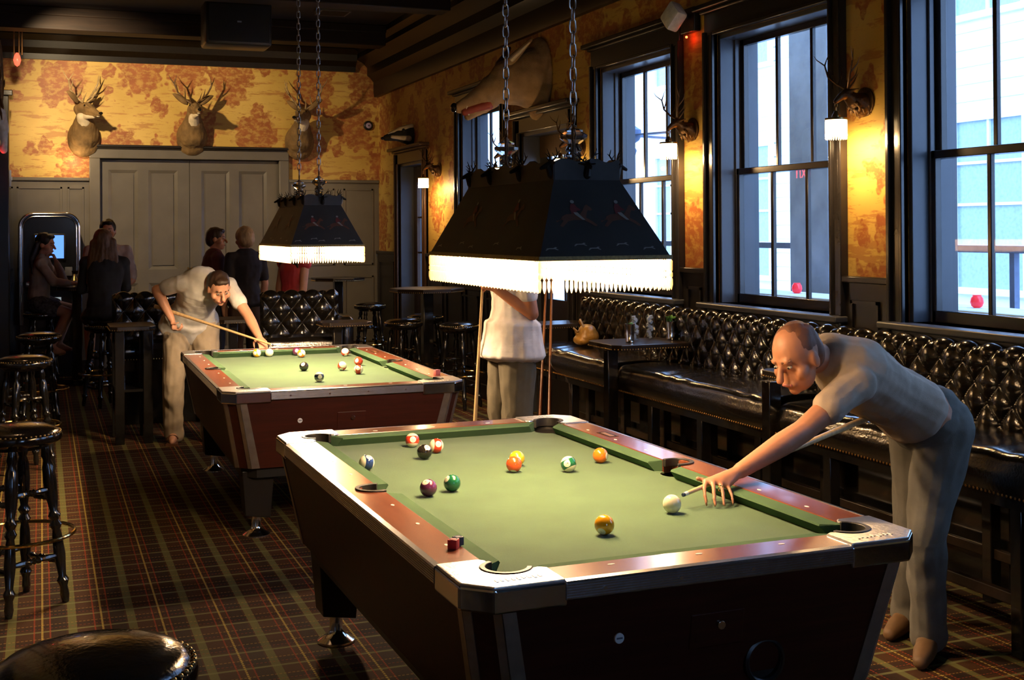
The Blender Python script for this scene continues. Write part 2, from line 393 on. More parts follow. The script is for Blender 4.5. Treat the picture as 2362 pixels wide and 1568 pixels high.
WINS = [(10.64, 11.86), (7.33, 8.52), (5.56, 6.78), (3.74, 4.96), (1.92, 3.14)]
WZ0, WZ1 = 1.16, 2.86
DOORS_R = [(13.14, 14.16, 0, 2.42), (9.09, 10.17, 0, 2.49)]
HOLES = [(a, c, WZ0, WZ1) for a, c in WINS] + DOORS_R
b = holed(B(), YF - .3, YB + .3, 0, ZC, HOLES, lambda b, a, c, p, q: b.box(XR, XR + .28, a, c, p, q))
struct('wall_right', b, WALLP, smooth=False)
b = B(); b.box(XL - .3, .60, YB, YB + .28, 0, ZC); b.box(2.80, XR + .3, YB, YB + .28, 0, ZC); b.box(.60, 2.80, YB, YB + .28, 2.50, ZC)
struct('wall_back', b, WALLP, smooth=False)
b = B(); b.box(XL - .28, XL, YF - .3, YB + .3, 0, ZC); struct('wall_left', b, WALLP, smooth=False)
FW = [(1.35, 2.35)]
b = holed(B(), XL - .3, XR + .3, 0, ZC, [(a, c, 1.16, 2.86) for a, c in FW], lambda b, a, c, p, q: b.box(a, c, YF - .28, YF, p, q)); struct('wall_front', b, PAINT, smooth=False)

# wainscot, right wall (boards with raised mouldings)
def panels_right(b, y0, y1, z0, z1, n):
    w = (y1 - y0) / n
    for i in range(n):
        a, c = y0 + w * i + .06, y0 + w * (i + 1) - .06
        if c - a < .12: continue
        for (p, q, r, s) in ((a, c, z0, z0 + .018), (a, c, z1 - .018, z1), (a, a + .018, z0, z1), (c - .018, c, z0, z1)):
            b.box(XR - .034, XR - .02, p, q, r, s)
EDG = .11
HW = [(a - EDG, c + EDG, 1.06, 3.0) for a, c in WINS] + [(a - .12, c + .12, 0, 2.6) for a, c, _, _ in DOORS_R]
b = holed(B(), YF, YB, .14, 1.34, HW, lambda b, a, c, p, q: b.box(XR - .02, XR, a, c, p, q))
for a, c in ((10.5, 13.0), (8.65, 9.0), (14.3, 15.1), (6.9, 7.2), (5.1, 5.45), (3.3, 3.6)): panels_right(b, a, c, .25, 1.25, max(1, int((c - a) / .6)))
for a, c in WINS: panels_right(b, a, c, .25, .98, 2)
struct('trim_1', b, PAINT, smooth=False)
b = holed(B(), YF, YB, 1.34, 1.375, HW, lambda b, a, c, p, q: b.box(XR - .045, XR, a, c, p, q)); struct('trim_2', b, PAINT, bevel=.006)
b = holed(B(), YF, YB, 0, .14, HW, lambda b, a, c, p, q: b.box(XR - .04, XR, a, c, p, q)); struct('baseboard_right', b, PAINT, bevel=.006)

# wainscot, back wall
b = B(); b.box(XL, .53, YB - .02, YB, .14, 2.23); b.box(2.87, XR, YB - .02, YB, .14, 2.23)
def panel_b(b, x0, x1, z0, z1, y=YB - .02):
    for (p, q, r, s) in ((x0, x1, z0, z0 + .02), (x0, x1, z1 - .02, z1), (x0, x0 + .02, z0, z1), (x1 - .02, x1, z0, z1)):
        b.box(p, q, y - .014, y, r, s)
for x0, x1 in ((-.40, -.30), (-.26, .23), (.29, .47), (2.94, 3.44), (3.56, 3.94)):
    panel_b(b, x0, x1, 1.2, 2.16); panel_b(b, x0, x1, .24, 1.06)
struct('trim_3', b, PAINTB, smooth=False)
b = B(); b.box(XL, .53, YB - .05, YB, 2.23, 2.27); b.box(2.87, XR, YB - .05, YB, 2.23, 2.27); struct('trim_4', b, PAINTB, bevel=.008)
b = B(); b.box(XL, .53, YB - .045, YB, 0, .14); b.box(2.87, XR, YB - .045, YB, 0, .14); struct('baseboard_back', b, PAINT, bevel=.006)

# pocket doors in the back wall
d = semp('door_3', (0, YB, 0))
b = B(); b.box(.53, .65, -.05, .1, 0, 2.50); b.box(2.75, 2.87, -.05, .1, 0, 2.50); b.box(.53, 2.87, -.05, .1, 2.50, 2.63)
obj('casing', b, PAINTB, d, bevel=.008)
b = B(); b.box(.49, 2.91, -.09, .1, 2.63, 2.66); b.box(.51, 2.89, -.07, .1, 2.61, 2.63); obj('head_cap', b, PAINT, d, bevel=.008)
def leaf(x0, x1, ps):
    b = B(); put = lambda b, a, c, p, q: b.box(a, c, .05, .09, p, q)
    holed(b, x0, x1, .03, 2.49, ps, put)
    for (a, c, p, q) in ps:
        b.box(a, c, .068, .08, p, q)
        o, i = [(a, p), (c, p), (c, q), (a, q)], [(a + .035, p + .035), (c - .035, p + .035), (c - .035, q - .035), (a + .035, q - .035)]
        b.box(a + .05, c - .05, .056, .07, p + .05, q - .05)
        for k in range(4):
            j = (k + 1) % 4; v = b.vs([(*[o[k][0]], .05, o[k][1]), (o[j][0], .05, o[j][1]), (i[j][0], .066, i[j][1]), (i[k][0], .066, i[k][1])]); b.face(v)
    return b
PW = [(.745, 1.08), (1.20, 1.54), (1.82, 2.155), (2.27, 2.61)]
for k in (0, 1):
    x0, x1 = ((.65, 1.677), (1.683, 2.75))[k]
    lf = obj('door_leaf', leaf(x0, x1, [(a, c, p, q) for a, c in PW[2 * k:2 * k + 2] for p, q in ((.2, 1.02), (1.18, 2.37))]), PAINTB, d, smooth=False)
    xb = (1.66, 1.70)[k]
    b = B(); b.box(xb - .008, xb + .008, .04, .05, 1.10, 1.20); b.box(xb - .006, xb + .006, .03, .04, 1.16, 1.18); obj('pull_handle', b, BRASS, lf)
b = B(); b.box(.6, 2.8, .12, .2, 0, 2.6); obj('pocket_back', b, BLACKP, d)

# crown and beams
b = B(); prof = [(XR, 3.33), (XR - .05, 3.33), (XR - .06, 3.40), (XR - .06, 3.52), (XR - .10, 3.57), (XR - .14, 3.60), (XR - .14, 3.70), (XR - .20, 3.76), (XR - .28, 3.80), (XR - .28, 3.86), (XR - .36, 3.90), (XR - .38, ZC), (XR, ZC)]
b.extr(prof, YF, YB, lambda p, t: (p[0], t, p[1])); struct('trim_5', b, CORN, ang=25)
b = B(); prof = [(0, 3.635), (-.04, 3.635), (-.05, 3.70), (-.12, 3.76), (-.14, 3.84), (-.22, 3.90), (-.22, ZC), (0, ZC)]
b.extr(prof, XL, XR - .3, lambda p, t: (t, YB + p[0], p[1])); struct('trim_6', b, CORN, ang=25)
for k, y in enumerate((1.2, 3.7, 6.2, 8.7, 11.2, 13.55)):
    b = B(); b.box(XL, XR - .37, y - .14, y + .14, 3.72, ZC)
    b.box(XL, XR - .37, y - .17, y - .14, 3.86, ZC); b.box(XL, XR - .37, y + .14, y + .17, 3.86, ZC)
    struct('trim_%d' % (7 + k), b, BEAMM, bevel=.01)

# windows in the right wall: each a casing, jambs, two sashes, panes and a sill
def window(n, y0, y1, loc=(XR, 0, 0), rz=0):
    w = semp('window_%d' % n, loc); w.rotation_euler = (0, 0, rz); z0, z1 = WZ0, WZ1
    b = B()
    for s, y in ((-1, y0), (1, y1)):
        b.box(-.03, 0, y, y + s * .11, z0 - .1, z1 + .03); b.box(-.045, 0, y, y + s * .022, z0 - .04, z1 + .02); b.box(-.05, 0, y + s * .088, y + s * .115, z0 - .1, z1 + .03)
    b.box(-.035, 0, y0 - .11, y1 + .11, z1 + .0, z1 + .15); b.box(-.045, 0, y0, y1, z1 - .001, z1 + .022)
    obj('casing', b, PAINTW, w, bevel=.005)
    b = B(); b.box(-.10, 0, y0 - .16, y1 + .16, z1 + .165, z1 + .20); b.box(-.06, 0, y0 - .13, y1 + .13, z1 + .145, z1 + .165); obj('head_cap', b, BRONZE if False else CORN, w, bevel=.008)
    b = B(); b.box(-.10, .16, y0 - .13, y1 + .13, z0 - .035, z0); b.box(-.04, 0, y0 - .1, y1 + .1, z0 - .13, z0 - .035); obj('sill', b, JAMB, w, bevel=.008)
    b = B()
    for s, y in ((-1, y0), (1, y1)): b.box(0, .28, y, y - s * .03, z0, z1); b.box(.10, .13, y - s * .03, y - s * .045, z0, z1)
    b.box(0, .28, y0, y1, z1 - .03, z1); obj('jamb', b, JAMB, w, bevel=.004)
    a, c = y0 + .03, y1 - .03; zm = 1.99; st = .042
    def sash(xa, za, zb, nm, bot):
        b = B(); b.box(xa, xa + .04, a, a + st, za, zb); b.box(xa, xa + .04, c - st, c, za, zb)
        b.box(xa, xa + .04, a, c, za, za + bot); b.box(xa, xa + .04, a, c, zb - .04, zb)
        wd = (c - a - 2 * st) / 3
        for k in (1, 2): b.box(xa + .008, xa + .034, a + st + wd * k - .013, a + st + wd * k + .013, za, zb)
        s = obj(nm, b, PAINTW, w, bevel=.004)
        for k in range(3):
            b = B(); b.box(xa + .018, xa + .023, a + st + wd * k + .013, a + st + wd * (k + 1) - .013, za + bot, zb - .04); obj('pane', b, GLASS, s, smooth=False)
    sash(.145, zm - .02, z1 - .03, 'upper_sash', .035); sash(.185 - .08, z0, zm + .02, 'lower_sash', .06)
for k, (a, c) in enumerate(WINS): window(k + 1, a, c)
for k, (a, c) in enumerate(FW): window(k + 6, a, c, (0, YF, 0), -PI / 2)

# narrow glazed door near the far corner and the glazed entrance door
def rdoor(n, y0, y1, zt, glass, mt, shade=None):
    d = semp('door_%d' % n, (XR, 0, 0))
    b = B()
    for s, y in ((-1, y0), (1, y1)): b.box(-.03, 0, y, y + s * .12, 0, zt + .12); b.box(-.045, 0, y, y + s * .02, 0, zt); b.box(-.05, 0, y + s * .10, y + s * .12, 0, zt + .12)
    b.box(-.03, 0, y0 - .12, y1 + .12, zt, zt + .13); obj('casing', b, mt, d, bevel=.005)
    b = B(); b.box(-.12, 0, y0 - .17, y1 + .17, zt + .155, zt + .19); b.box(-.07, 0, y0 - .14, y1 + .14, zt + .13, zt + .155); obj('head_cap', b, mt, d, bevel=.008)
    b = B(); b.box(0, .28, y0, y0 + .03, 0, zt); b.box(0, .28, y1 - .03, y1, 0, zt); b.box(0, .28, y0, y1, zt - .03, zt); obj('jamb', b, JAMB, d)
    ga, gc, gz0, gz1 = glass
    b = holed(B(), y0 + .03, y1 - .03, 0, zt - .03, [glass], lambda b, a, c, p, q: b.box(.16, .205, a, c, p, q))
    m = (ga + gc) / 2
    b.box(.17, .20, m - .012, m + .012, gz0, gz1)
    for z in (gz0 + (gz1 - gz0) / 3, gz0 + 2 * (gz1 - gz0) / 3): b.box(.17, .20, ga, gc, z - .011, z + .011)
    lf = obj('door_leaf', b, mt, d, bevel=.004)
    b = B(); b.box(.182, .187, ga, gc, gz0, gz1); obj('pane', b, GLASS, lf, smooth=False)
    b = B(); b.ell((.12, y0 + .09, 1.0), .028); b.seg((.12, y0 + .09, 1.0), (.17, y0 + .09, 1.0), .012); obj('door_knob', b, BRASS, lf)
    if shade: b = B(); b.box(.150, .156, y0 + .05, y1 - .05, 2.27, zt - .03); obj('roller_shade', b, mat('brown_roller_shade', (.10, .06, .025), .8), d)
DOORP = mat('reddish_brown_door_paint', (.055, .028, .016), rough=.3, var=.15, nscale=5)
rdoor(1, 13.14, 14.16, 2.42, (13.30, 14.00, .95, 2.2), DOORP)
rdoor(2, 9.09, 10.17, 2.49, (9.28, 9.98, 1.02, 2.30), PAINT, True)

# door, light switch and shelf casing on the left wall
d = semp('door_4', (XL, 0, 0))
b = B()
for y0, y1 in ((12.0, 12.12), (13.1, 13.22)): b.box(0, .05, y0, y1, 0, 2.3)
b.box(0, .05, 12.0, 13.22, 2.2, 2.45); b.box(0, .10, 11.95, 13.27, 2.45, 2.50); obj('casing', b, PAINT, d, bevel=.006)
b = B(); b.box(0, .02, 12.12, 13.1, .02, 2.2); obj('door_leaf', b, PAINT, d)
for k, y in enumerate((7.2, 9.6, 14.35)):
    b = B(); b.box(XL, XL + (.05, .06, .13)[k], y - .2, y + .2, 0, (2.55, 2.85, 3.15)[k]); b.box(XL, XL + (.08, .09, .17)[k], y - .23, y + .23, (2.50, 2.80, 3.10)[k], (2.56, 2.86, 3.16)[k])
    struct('trim_%d' % (13 + k), b, PAINT, bevel=.008)
b = B(); b.box(XL, XL + .02, YF, 12.0, .14, 1.34); b.box(XL, XL + .02, 13.22, YB, .14, 2.23); struct('trim_16', b, PAINT)
b = B(); b.box(XL, XL + .035, YF, 12.0, 0, .14); b.box(XL, XL + .035, 13.22, YB, 0, .14); struct('baseboard_left', b, PAINT)

# ------------------------------------------------------------------ outside
WHITE_SIDING = mat('white_painted_siding', (.80, .82, .84), rough=.7, var=.05, nscale=2)
GREYST = mat('weathered_grey_stucco', (.30, .36, .45), rough=.8, var=.2, nscale=4)
b = B(); b.box(XR + .28, 16, -4, 24, -.3, -.05); g = struct('trim_17', b, mat('pale_pavement', (.45, .46, .47), rough=.9)); 
h = thing('house', 'white painted house front with paned windows seen across the street through the windows', 'building', (10.5, 0, 0))
b = B(); b.box(0, .3, -3, 40, 0, 8.5)
for k in range(40): b.box(-.015, 0, -3, 40, .21 * k, .21 * k + .19)
obj('facade', b, WHITE_SIDING, h, smooth=False)
for i in range(12):
    for j in range(2):
        y = .5 + i * 2.6; z = .9 + j * 3.3
        b = B(); b.box(-.08, -.015, y - .08, y + 1.18, z - .08, z); b.box(-.08, -.015, y - .08, y + 1.18, z + 2.0, z + 2.12); b.box(-.08, -.015, y - .08, y, z, z + 2.0); b.box(-.08, -.015, y + 1.1, y + 1.18, z, z + 2.0)
        b.box(-.06, -.015, y + .53, y + .57, z, z + 2.0)
        for q in (1, 2, 3): b.box(-.06, -.015, y, y + 1.1, z + .5 * q - .018, z + .5 * q + .018)
        wf = obj('window_frame', b, WHITE_SIDING, h, smooth=False)
        b = B(); b.box(-.03, -.016, y, y + 1.1, z, z + 2.0); obj('pane', b, mat('blue_grey_house_glass', (.30, .42, .52), rough=.15), wf, smooth=False)
def column(y0, y1, x0, x1, lab):
    c = thing('porch_column', lab, 'column', ((x0 + x1) / 2, (y0 + y1) / 2, -.05)); hx, hy = (x1 - x0) / 2, (y1 - y0) / 2
    b = B(); b.box(-hx, hx, -hy, hy, 0, 4.2); obj('shaft', b, GREYST, c, bevel=.01)
    b = B(); b.box(-hx - .04, hx + .04, -hy - .04, hy + .04, 0, .25); b.box(-hx - .03, hx + .03, -hy - .03, hy + .03, .25, .3); obj('plinth', b, GREYST, c, bevel=.01)
column(7.55, 8.05, 5.4, 5.8, 'tall blue-grey stucco porch column outside the second window from the right')
column(10.9, 11.2, 5.0, 5.3, 'slim blue-grey porch column outside the window behind the standing man')
r = thing('porch_railing', 'dark horizontal porch railing outside the windows', 'railing', (5.5, 0, 0))
b = B(); b.box(-.03, .03, 1.5, 14, 1.47, 1.515); obj('top_rail', b, mat('blue_grey_rail_paint', (.12, .16, .26), rough=.5), r)
for k in range(7): b = B(); y = 2 + 1.9 * k; b.box(-.02, .02, y, y + .04, -.05, 1.47); obj('post', b, MATS['blue_grey_rail_paint'], r)
t = thing('outdoor_ledge_table', 'weathered pale board ledge running along outside below the windows', 'ledge', (4.95, 0, 0))
b = B(); b.box(-.18, .18, 1.5, 8.6, 1.13, 1.17); obj('top_board', b, mat('pale_weathered_board', (.50, .54, .58), rough=.7, stretch=(9, .5, 9), var=.25, nscale=5), t, bevel=.006)
b = B()
for q in range(3): b.box(-.16, -.13, 1.5, 8.6, .98 - .12 * q, 1.08 - .12 * q)
obj('apron', b, mat('grey_weathered_slats', (.16, .17, .19), rough=.8, stretch=(9, .5, 9), var=.3, nscale=5), t)
for y in (1.7, 4.2, 6.7, 8.4): b = B(); b.box(-.12, .12, y - .03, y + .03, -.05, 1.13); obj('leg', b, MATS['grey_weathered_slats'], t)
REDG = mat('red_candle_glass', (.55, .02, .04), rough=.12, emis=(1, .05, .08), estr=.5)
def lantern(y, lab):
    o = thing('candle_lantern', lab, 'lantern', (4.98, y, 1.17), 0, None)
    b = B(); b.lathe([(.016, 0), (.030, .008), (.038, .03), (.034, .055), (.024, .068), (.026, .074)], 16); obj('glass_bowl', b, REDG, o)
    b = B(); b.lathe([(.009, .010), (.009, .035)], 10); obj('candle', b, mat('candle_wax', (.9, .8, .6), emis=(1, .5, .2), estr=2), o)
lantern(5.56, 'round red candle lantern outside the rightmost window'); lantern(7.34, 'round red candle lantern half hidden by the porch column outside')
f = thing('ceiling_fan', 'grey porch ceiling fan on a long rod outside the window behind the near pool lamp', 'fan', (5.39, 10.78, 4.2))
FANM = mat('blue_grey_fan_metal', (.10, .14, .24), rough=.5)
b = B(); b.seg((0, 0, -1.56), (0, 0, 0), .022); obj('rod', b, FANM, f)
b = B(); b.lathe([(.0, -1.85), (.06, -1.85), (.075, -1.80), (.04, -1.74), (.10, -1.70), (.12, -1.66), (.12, -1.60), (.06, -1.56), (.03, -1.50)], 20); obj('motor_housing', b, FANM, f)
for k in range(4):
    b = B(); b.box(.10, .60, -.055, .055, -1.66, -1.645); o = obj('blade', b, FANM, f, rot=(0, 0, .35 + k * PI / 2), bevel=.004)
# ------------------------------------------------------------------ pool tables
TW, TL, TH, RW = 1.312, 2.375, .80, .122
def pool_table(loc, rz, label):
    t = thing('pool_table', label, 'pool table', loc, rz, None)
    ch = .072; m1, m2 = .012, .083
    def octo(i, c): return [(i + c, i), (TW - i - c, i), (TW - i, i + c), (TW - i, TL - i - c), (TW - i - c, TL - i), (i + c, TL - i), (i, TL - i - c), (i, i + c)]
    b = B(); b.prism(octo(m2, ch), .385, .752, octo(m1, ch)); obj('cabinet', b, CABW, t, smooth=False)
    b = B(); b.prism(octo(m2 + .03, ch), .33, .386); obj('cabinet_base', b, BLACKP, t, smooth=False)
    # bed cloth with pocket notches
    pc, pr = .150, .060
    def mir(pts, sx, sy): 
        q = [((TW - x) if sx else x, (TL - y) if sy else y) for x, y in pts]; return q[::-1] if (sx != sy) else q
    e = RW + .004
    k = math.asin(min(1, (pc - e) / pr))
    corner = [(pc + pr * math.cos(a), pc + pr * math.sin(a)) for a in [(-k) + (PI / 2 + 2 * k) * i / 10 for i in range(11)]]  # from x side to y side, bulging inward
    k2 = PI + k
    cn = arc(pc, pc, pr, -k, PI / 2 + k, 10)
    side = arc(e - .028, TL / 2, pr, PI / 2 * .72, -PI / 2 * .72, 8)
    side = [(x, y) for x, y in side if x > e]
    side = [(e, side[0][1])] + side + [(e, side[-1][1])]
    bl, br = cn, mir(cn, 1, 0); tr, tl = mir(cn, 1, 1), mir(cn, 0, 1)
    bed = list(reversed(bl)) + list(reversed(br)) if False else []
    seq = []
    seq += arc(pc, pc, pr, PI / 2 + k, -k, 10)                                   # bottom-left, y side -> x side
    seq += [(TW - x, y) for x, y in arc(pc, pc, pr, -k, PI / 2 + k, 10)]         # bottom-right
    seq += [(TW - x, y) for x, y in reversed(side)]                               # right side notch, upward
    seq += [(TW - x, TL - y) for x, y in arc(pc, pc, pr, PI / 2 + k, -k, 10)]
    seq += [(x, TL - y) for x, y in arc(pc, pc, pr, -k, PI / 2 + k, 10)]
    seq += side
    b = B(); b.prism(seq, .735, .757); obj('bed_cloth', b, BAIZE, t, smooth=False)
    # top rails (laminate) with side pocket notch
    a = .236
    n = arc(RW + .002, TL / 2, .066, -PI / 2, -PI * 1.5, 12)
    n = [(x, y) for x, y in n]
    railL = [(.010, a), (RW, a)] + [(RW, TL / 2 - .066)] + n[1:-1] + [(RW, TL / 2 + .066), (RW, TL - a), (.010, TL - a)]
    b = B(); b.prism(railL, .752, .7985); obj('side_rail', b, LAMIN, t, smooth=False, bevel=.003)
    b = B(); b.prism([(TW - x, y) for x, y in reversed(railL)], .752, .7985); obj('side_rail', b, LAMIN, t, smooth=False, bevel=.003)
    for s in (0, 1):
        y0, y1 = (.010, RW) if not s else (TL - RW, TL - .010)
        b = B(); b.box(a, TW - a, y0, y1, .752, .7985); obj('end_rail', b, LAMINX, t, smooth=False, bevel=.003)
    # cushions
    def cush(p0, p1, inward, name='cushion', e0=.045, e1=.045):
        p0, p1, iw = Vector((*p0, 0)), Vector((*p1, 0)), Vector((*inward, 0)); d = (p1 - p0).normalized()
        prof = [(0, .796, 0), (.046, .7925, 1), (.050, .787, 1), (.026, .757, .55), (0, .757, 0)]
        b = B(); A = b.vs([p0 + iw * x + d * e0 * k + Vector((0, 0, z)) for x, z, k in prof]); C = b.vs([p1 + iw * x - d * e1 * k + Vector((0, 0, z)) for x, z, k in prof])
        b.face(A[::-1]); b.face(C)
        for i in range(5): b.face([A[i], A[(i + 1) % 5], C[(i + 1) % 5], C[i]])
        return obj(name, b, BAIZED, t, ang=30)
    c0 = pc + .052
    cush((c0, RW), (TW - c0, RW), (0, 1)); cush((c0, TL - RW), (TW - c0, TL - RW), (0, -1))
    for x, iw in ((RW, 1), (TW - RW, -1)):
        cush((x, c0), (x, TL / 2 - .066), (iw, 0), e1=.018); cush((x, TL / 2 + .066), (x, TL - c0), (iw, 0), e0=.018)
    # cast metal corner caps
    g = .245; r2 = .064; kk = math.asin((pc - RW) / r2)
    cap2 = [(.062, .0), (g, 0), (g, RW - .01), (g - .02, RW + .004)] + arc(pc, pc, r2, -kk, -(PI * 1.5) + kk, 16) + [(RW + .004, g - .02), (RW - .01, g), (0, g), (0, .062)]
    capS = [(.062, -.004), (g + .002, -.004), (g + .002, .012), (.066, .012), (.012, .066), (.012, g + .002), (-.004, g + .002), (-.004, .062)]
    for sx in (0, 1):
        for sy in (0, 1):
            f = lambda pts: mir(pts, sx, sy)
            b = B(); b.prism(f(cap2), .790, .8030)
            cp = obj('corner_cap', b, CAPM, t, smooth=False, bevel=.004)
            b = B(); b.prism(f(capS), .738, .796); obj('cap_skirt', b, CHROME, cp, smooth=False, bevel=.006)
            b = B(); rnd = random.Random(3 + sx * 2 + sy)
            for q in range(9):
                (x, y), = f([(.085 + .014 * q, .045 + rnd.uniform(-.004, .004))]) if True else None
                b.box(x - .0035, x + .0035, y - .011 + rnd.uniform(0, .005), y + .010, .8025, .8045)
            obj('raised_lettering', b, CAPM, cp)
            # pocket
            q, = f([(pc, pc)])
            base = {(0, 0): 0, (1, 0): PI / 2, (1, 1): PI, (0, 1): -PI / 2}[(sx, sy)]
            A0, A1 = base + PI / 2 + kk - .1, base + PI * 2 - kk + .1
            ring = arc(q[0], q[1], .066, A0, A1, 22) + arc(q[0], q[1], .051, A1, A0, 22)
            b = B(); b.prism(ring, .770, .8055); pk = obj('pocket', b, BLACKL, t, bevel=.002)
            b = B(); b.lathe([(.0, .60), (.058, .60), (.060, .755)], 24, Matrix.Translation((q[0], q[1], 0)))
            b.lathe([(.060, .755), (.062, .802)], 22, Matrix.Translation((q[0], q[1], 0)), cap=False, a0=A0, a1=A1); obj('pocket_liner', b, BLACKL, pk)
    for s in (0, 1):
        x = RW - .022 if not s else TW - RW + .022
        A0, A1 = (PI * .36, PI * 1.64) if not s else (-PI * .64, PI * .64)
        ring = arc(x, TL / 2, .062, A0, A1, 22) + arc(x, TL / 2, .048, A1, A0, 22)
        b = B(); b.prism(ring, .775, .8035); pk = obj('pocket', b, BLACKL, t, bevel=.002)
        b = B(); b.lathe([(0, .60), (.055, .60), (.056, .752)], 24, Matrix.Translation((x, TL / 2, 0))); b.lathe([(.056, .752), (.058, .799)], 22, Matrix.Translation((x, TL / 2, 0)), cap=False, a0=A0, a1=A1)
        obj('pocket_liner', b, BLACKL, pk)
    # ribbed aluminium side trims with cream bullnose
    ribs = [(.0, .752), (-.004, .752)]
    for i in range(6): z = .755 + i * .0062; ribs += [(-.006, z), (-.006, z + .0035), (-.0042, z + .0045), (-.0042, z + .0058)]
    ribs += [(-.006, .7925), (-.003, .797), (.012, .7995), (.012, .752)]
    for s in (0, 1):
        b = B(); b.extr(ribs, g, TW - g, lambda p, v: (v, p[0] if not s else TL - p[0], p[1])); o = obj('edge_trim', b, ALUM, t, ang=20)
        b = B(); b.extr(ribs, g, TL - g, lambda p, v: (p[0] if not s else TW - p[0], v, p[1])); o2 = obj('edge_trim', b, ALUM, t, ang=20)
        for i in range(4):
            b = B(); xx = g + .1 + i * (TW - 2 * g - .2) / 3; yy = -.0065 if not s else TL + .0065
            b.seg((xx, yy, .772), (xx, yy + (-.002 if not s else .002), .772), .005); obj('screw', b, CHROME, o)
    # cabinet corner strips
    def edge(x, y, dx, dy):   # strip on a face beside a chamfer edge
        def P(i, w, out, z): return None
    for sx in (0, 1):
        for sy in (0, 1):
            for fc in (0, 1):
                def pt(z, along, out):
                    u = (z - .385) / (.752 - .385); i = m2 + (m1 - m2) * u
                    x, y = (i + ch + along, i - out) if fc == 0 else (i - out, i + ch + along)
                    return (TW - x if sx else x, TL - y if sy else y, z)
                def pc2(z, along, out):
                    u = (z - .385) / (.752 - .385); i = m2 + (m1 - m2) * u; s2 = along / math.sqrt(2); oo = out / math.sqrt(2)
                    x, y = (i + ch - s2 - oo, i + s2 - oo) if fc == 0 else (i + s2 - oo, i + ch - s2 - oo)
                    return (TW - x if sx else x, TL - y if sy else y, z)
                b = B(); b.hexa([pt(.386, 0, 0), pt(.386, .042, 0), pt(.386, .042, .004), pt(.386, 0, .004), pt(.750, 0, 0), pt(.750, .034, 0), pt(.750, .034, .004), pt(.750, 0, .004)])
                b.hexa([pc2(.386, 0, 0), pc2(.386, .022, 0), pc2(.386, .022, .004), pc2(.386, 0, .004), pc2(.750, 0, 0), pc2(.750, .022, 0), pc2(.750, .022, .004), pc2(.750, 0, .004)])
                obj('corner_strip', b, mat('dull_metal_strip', (.42, .36, .30), rough=.38, metal=.85), t, smooth=False)
    # sights
    sg = [(.088, TL / 2 + s * v) for s in (-1, 1) for v in (.255, .51, .765)]
    for x, y in sg + [(TW - x, y) for x, y in sg]:
        b = B(); b.lathe([(.0085, .7984), (.0085, .7992), (0, .7993)], 12, Matrix.Translation((x, y, 0)) @ Matrix.Diagonal((.6, 1.2, 1, 1))); obj('sight', b, PEARL, t)
    for y in (.085, TL - .085):
        for x in (TW / 2 - .25, TW / 2, TW / 2 + .25):
            b = B(); b.lathe([(.0085, .7984), (.0085, .7992), (0, .7993)], 12, Matrix.Translation((x, y, 0)) @ Matrix.Diagonal((1.2, .6, 1, 1))); obj('sight', b, PEARL, t)
    b = B(); b.box(TW - .085, TW - .045, TL - .62, TL - .50, .798, .7998); np_ = obj('name_plate', b, BRASSP, t)
    b = B(); b.box(TW - .075, TW - .055, TL - .605, TL - .515, .7998, .8003); obj('plate_panel', b, mat('brown_plate_print', (.18, .08, .03), .4), np_)
    # legs
    for x in (.20, TW - .20):
        for y in (.24, TL - .235):
            sx = 1 if x < TW / 2 else -1; b = B()
            b.hexa([(x - .066, y - .066, .12), (x + .066, y - .066, .10), (x + .066, y + .066, .10), (x - .066, y + .066, .12),
                    (x - .085, y - .085, .36), (x + .085, y - .085, .36), (x + .085, y + .085, .36), (x - .085, y + .085, .36)])
            lg = obj('leg', b, mat('black_leg_laminate', (.012, .010, .009), rough=.4), t, smooth=False, bevel=.004)
            b = B(); b.lathe([(.075, 0), (.074, .008), (.055, .020), (.034, .034), (.026, .05), (.026, .12), (0, .121)], 28, Matrix.Translation((x, y, 0))); obj('leveler_foot', b, CHROME, lg)
    # coin side details on the front end
    def fx(z): u = (z - .385) / (.752 - .385); return m2 + (m1 - m2) * u
    def disc(name, x, z, r, mt, d=.006, par=None):
        b = B(); y = fx(z); b.seg((x, y + .002, z), (x, y - d, z), r, n=24); return obj(name, b, mt, par or t, bevel=.001)
    bt = disc('push_button', .40, .632, .013, mat('white_button_plastic', (.75, .75, .75), .3), .006)
    b = B(); y = fx(.632); b.box(.392, .408, y - .0068, y - .0058, .6305, .6345); obj('button_mark', b, mat('button_print', (.12, .13, .2), .5), bt)
    b = B(); y1, y0 = fx(.665), fx(.572)
    b.hexa([(.60, y0 - .003, .572), (.755, y0 - .003, .572), (.755, y0 + .01, .572), (.60, y0 + .01, .572), (.60, y1 - .003, .665), (.755, y1 - .003, .665), (.755, y1 + .01, .665), (.60, y1 + .01, .665)])
    cd = obj('coin_door', b, CABW, t, smooth=False, bevel=.003)
    disc('lock', .683, .632, .011, CHROME, .016, cd)
    b = B(); y = fx(.515); M = Matrix.Translation((.83, y - .004, .512)) @ Matrix.Rotation(PI / 2, 4, 'X')
    b.lathe([(.058, -.012), (.060, .004), (.052, .007), (.047, .002), (.046, -.010)], 28, M, cap=False); hr = obj('ball_return_ring', b, BLACKP, t)
    b = B(); b.lathe([(.047, -.01), (0, -.0102)], 28, M); obj('ball_return_hole', b, BLACKL, hr)
    return t
T1 = pool_table((.916, 2.668, 0), .0115, 'near pool table filling the foreground, with silver corner caps')
T2 = pool_table((.872, 6.4065, 0), -.0124, 'farther pool table under the smaller looking lamp with red-brown cabinet front lit up')

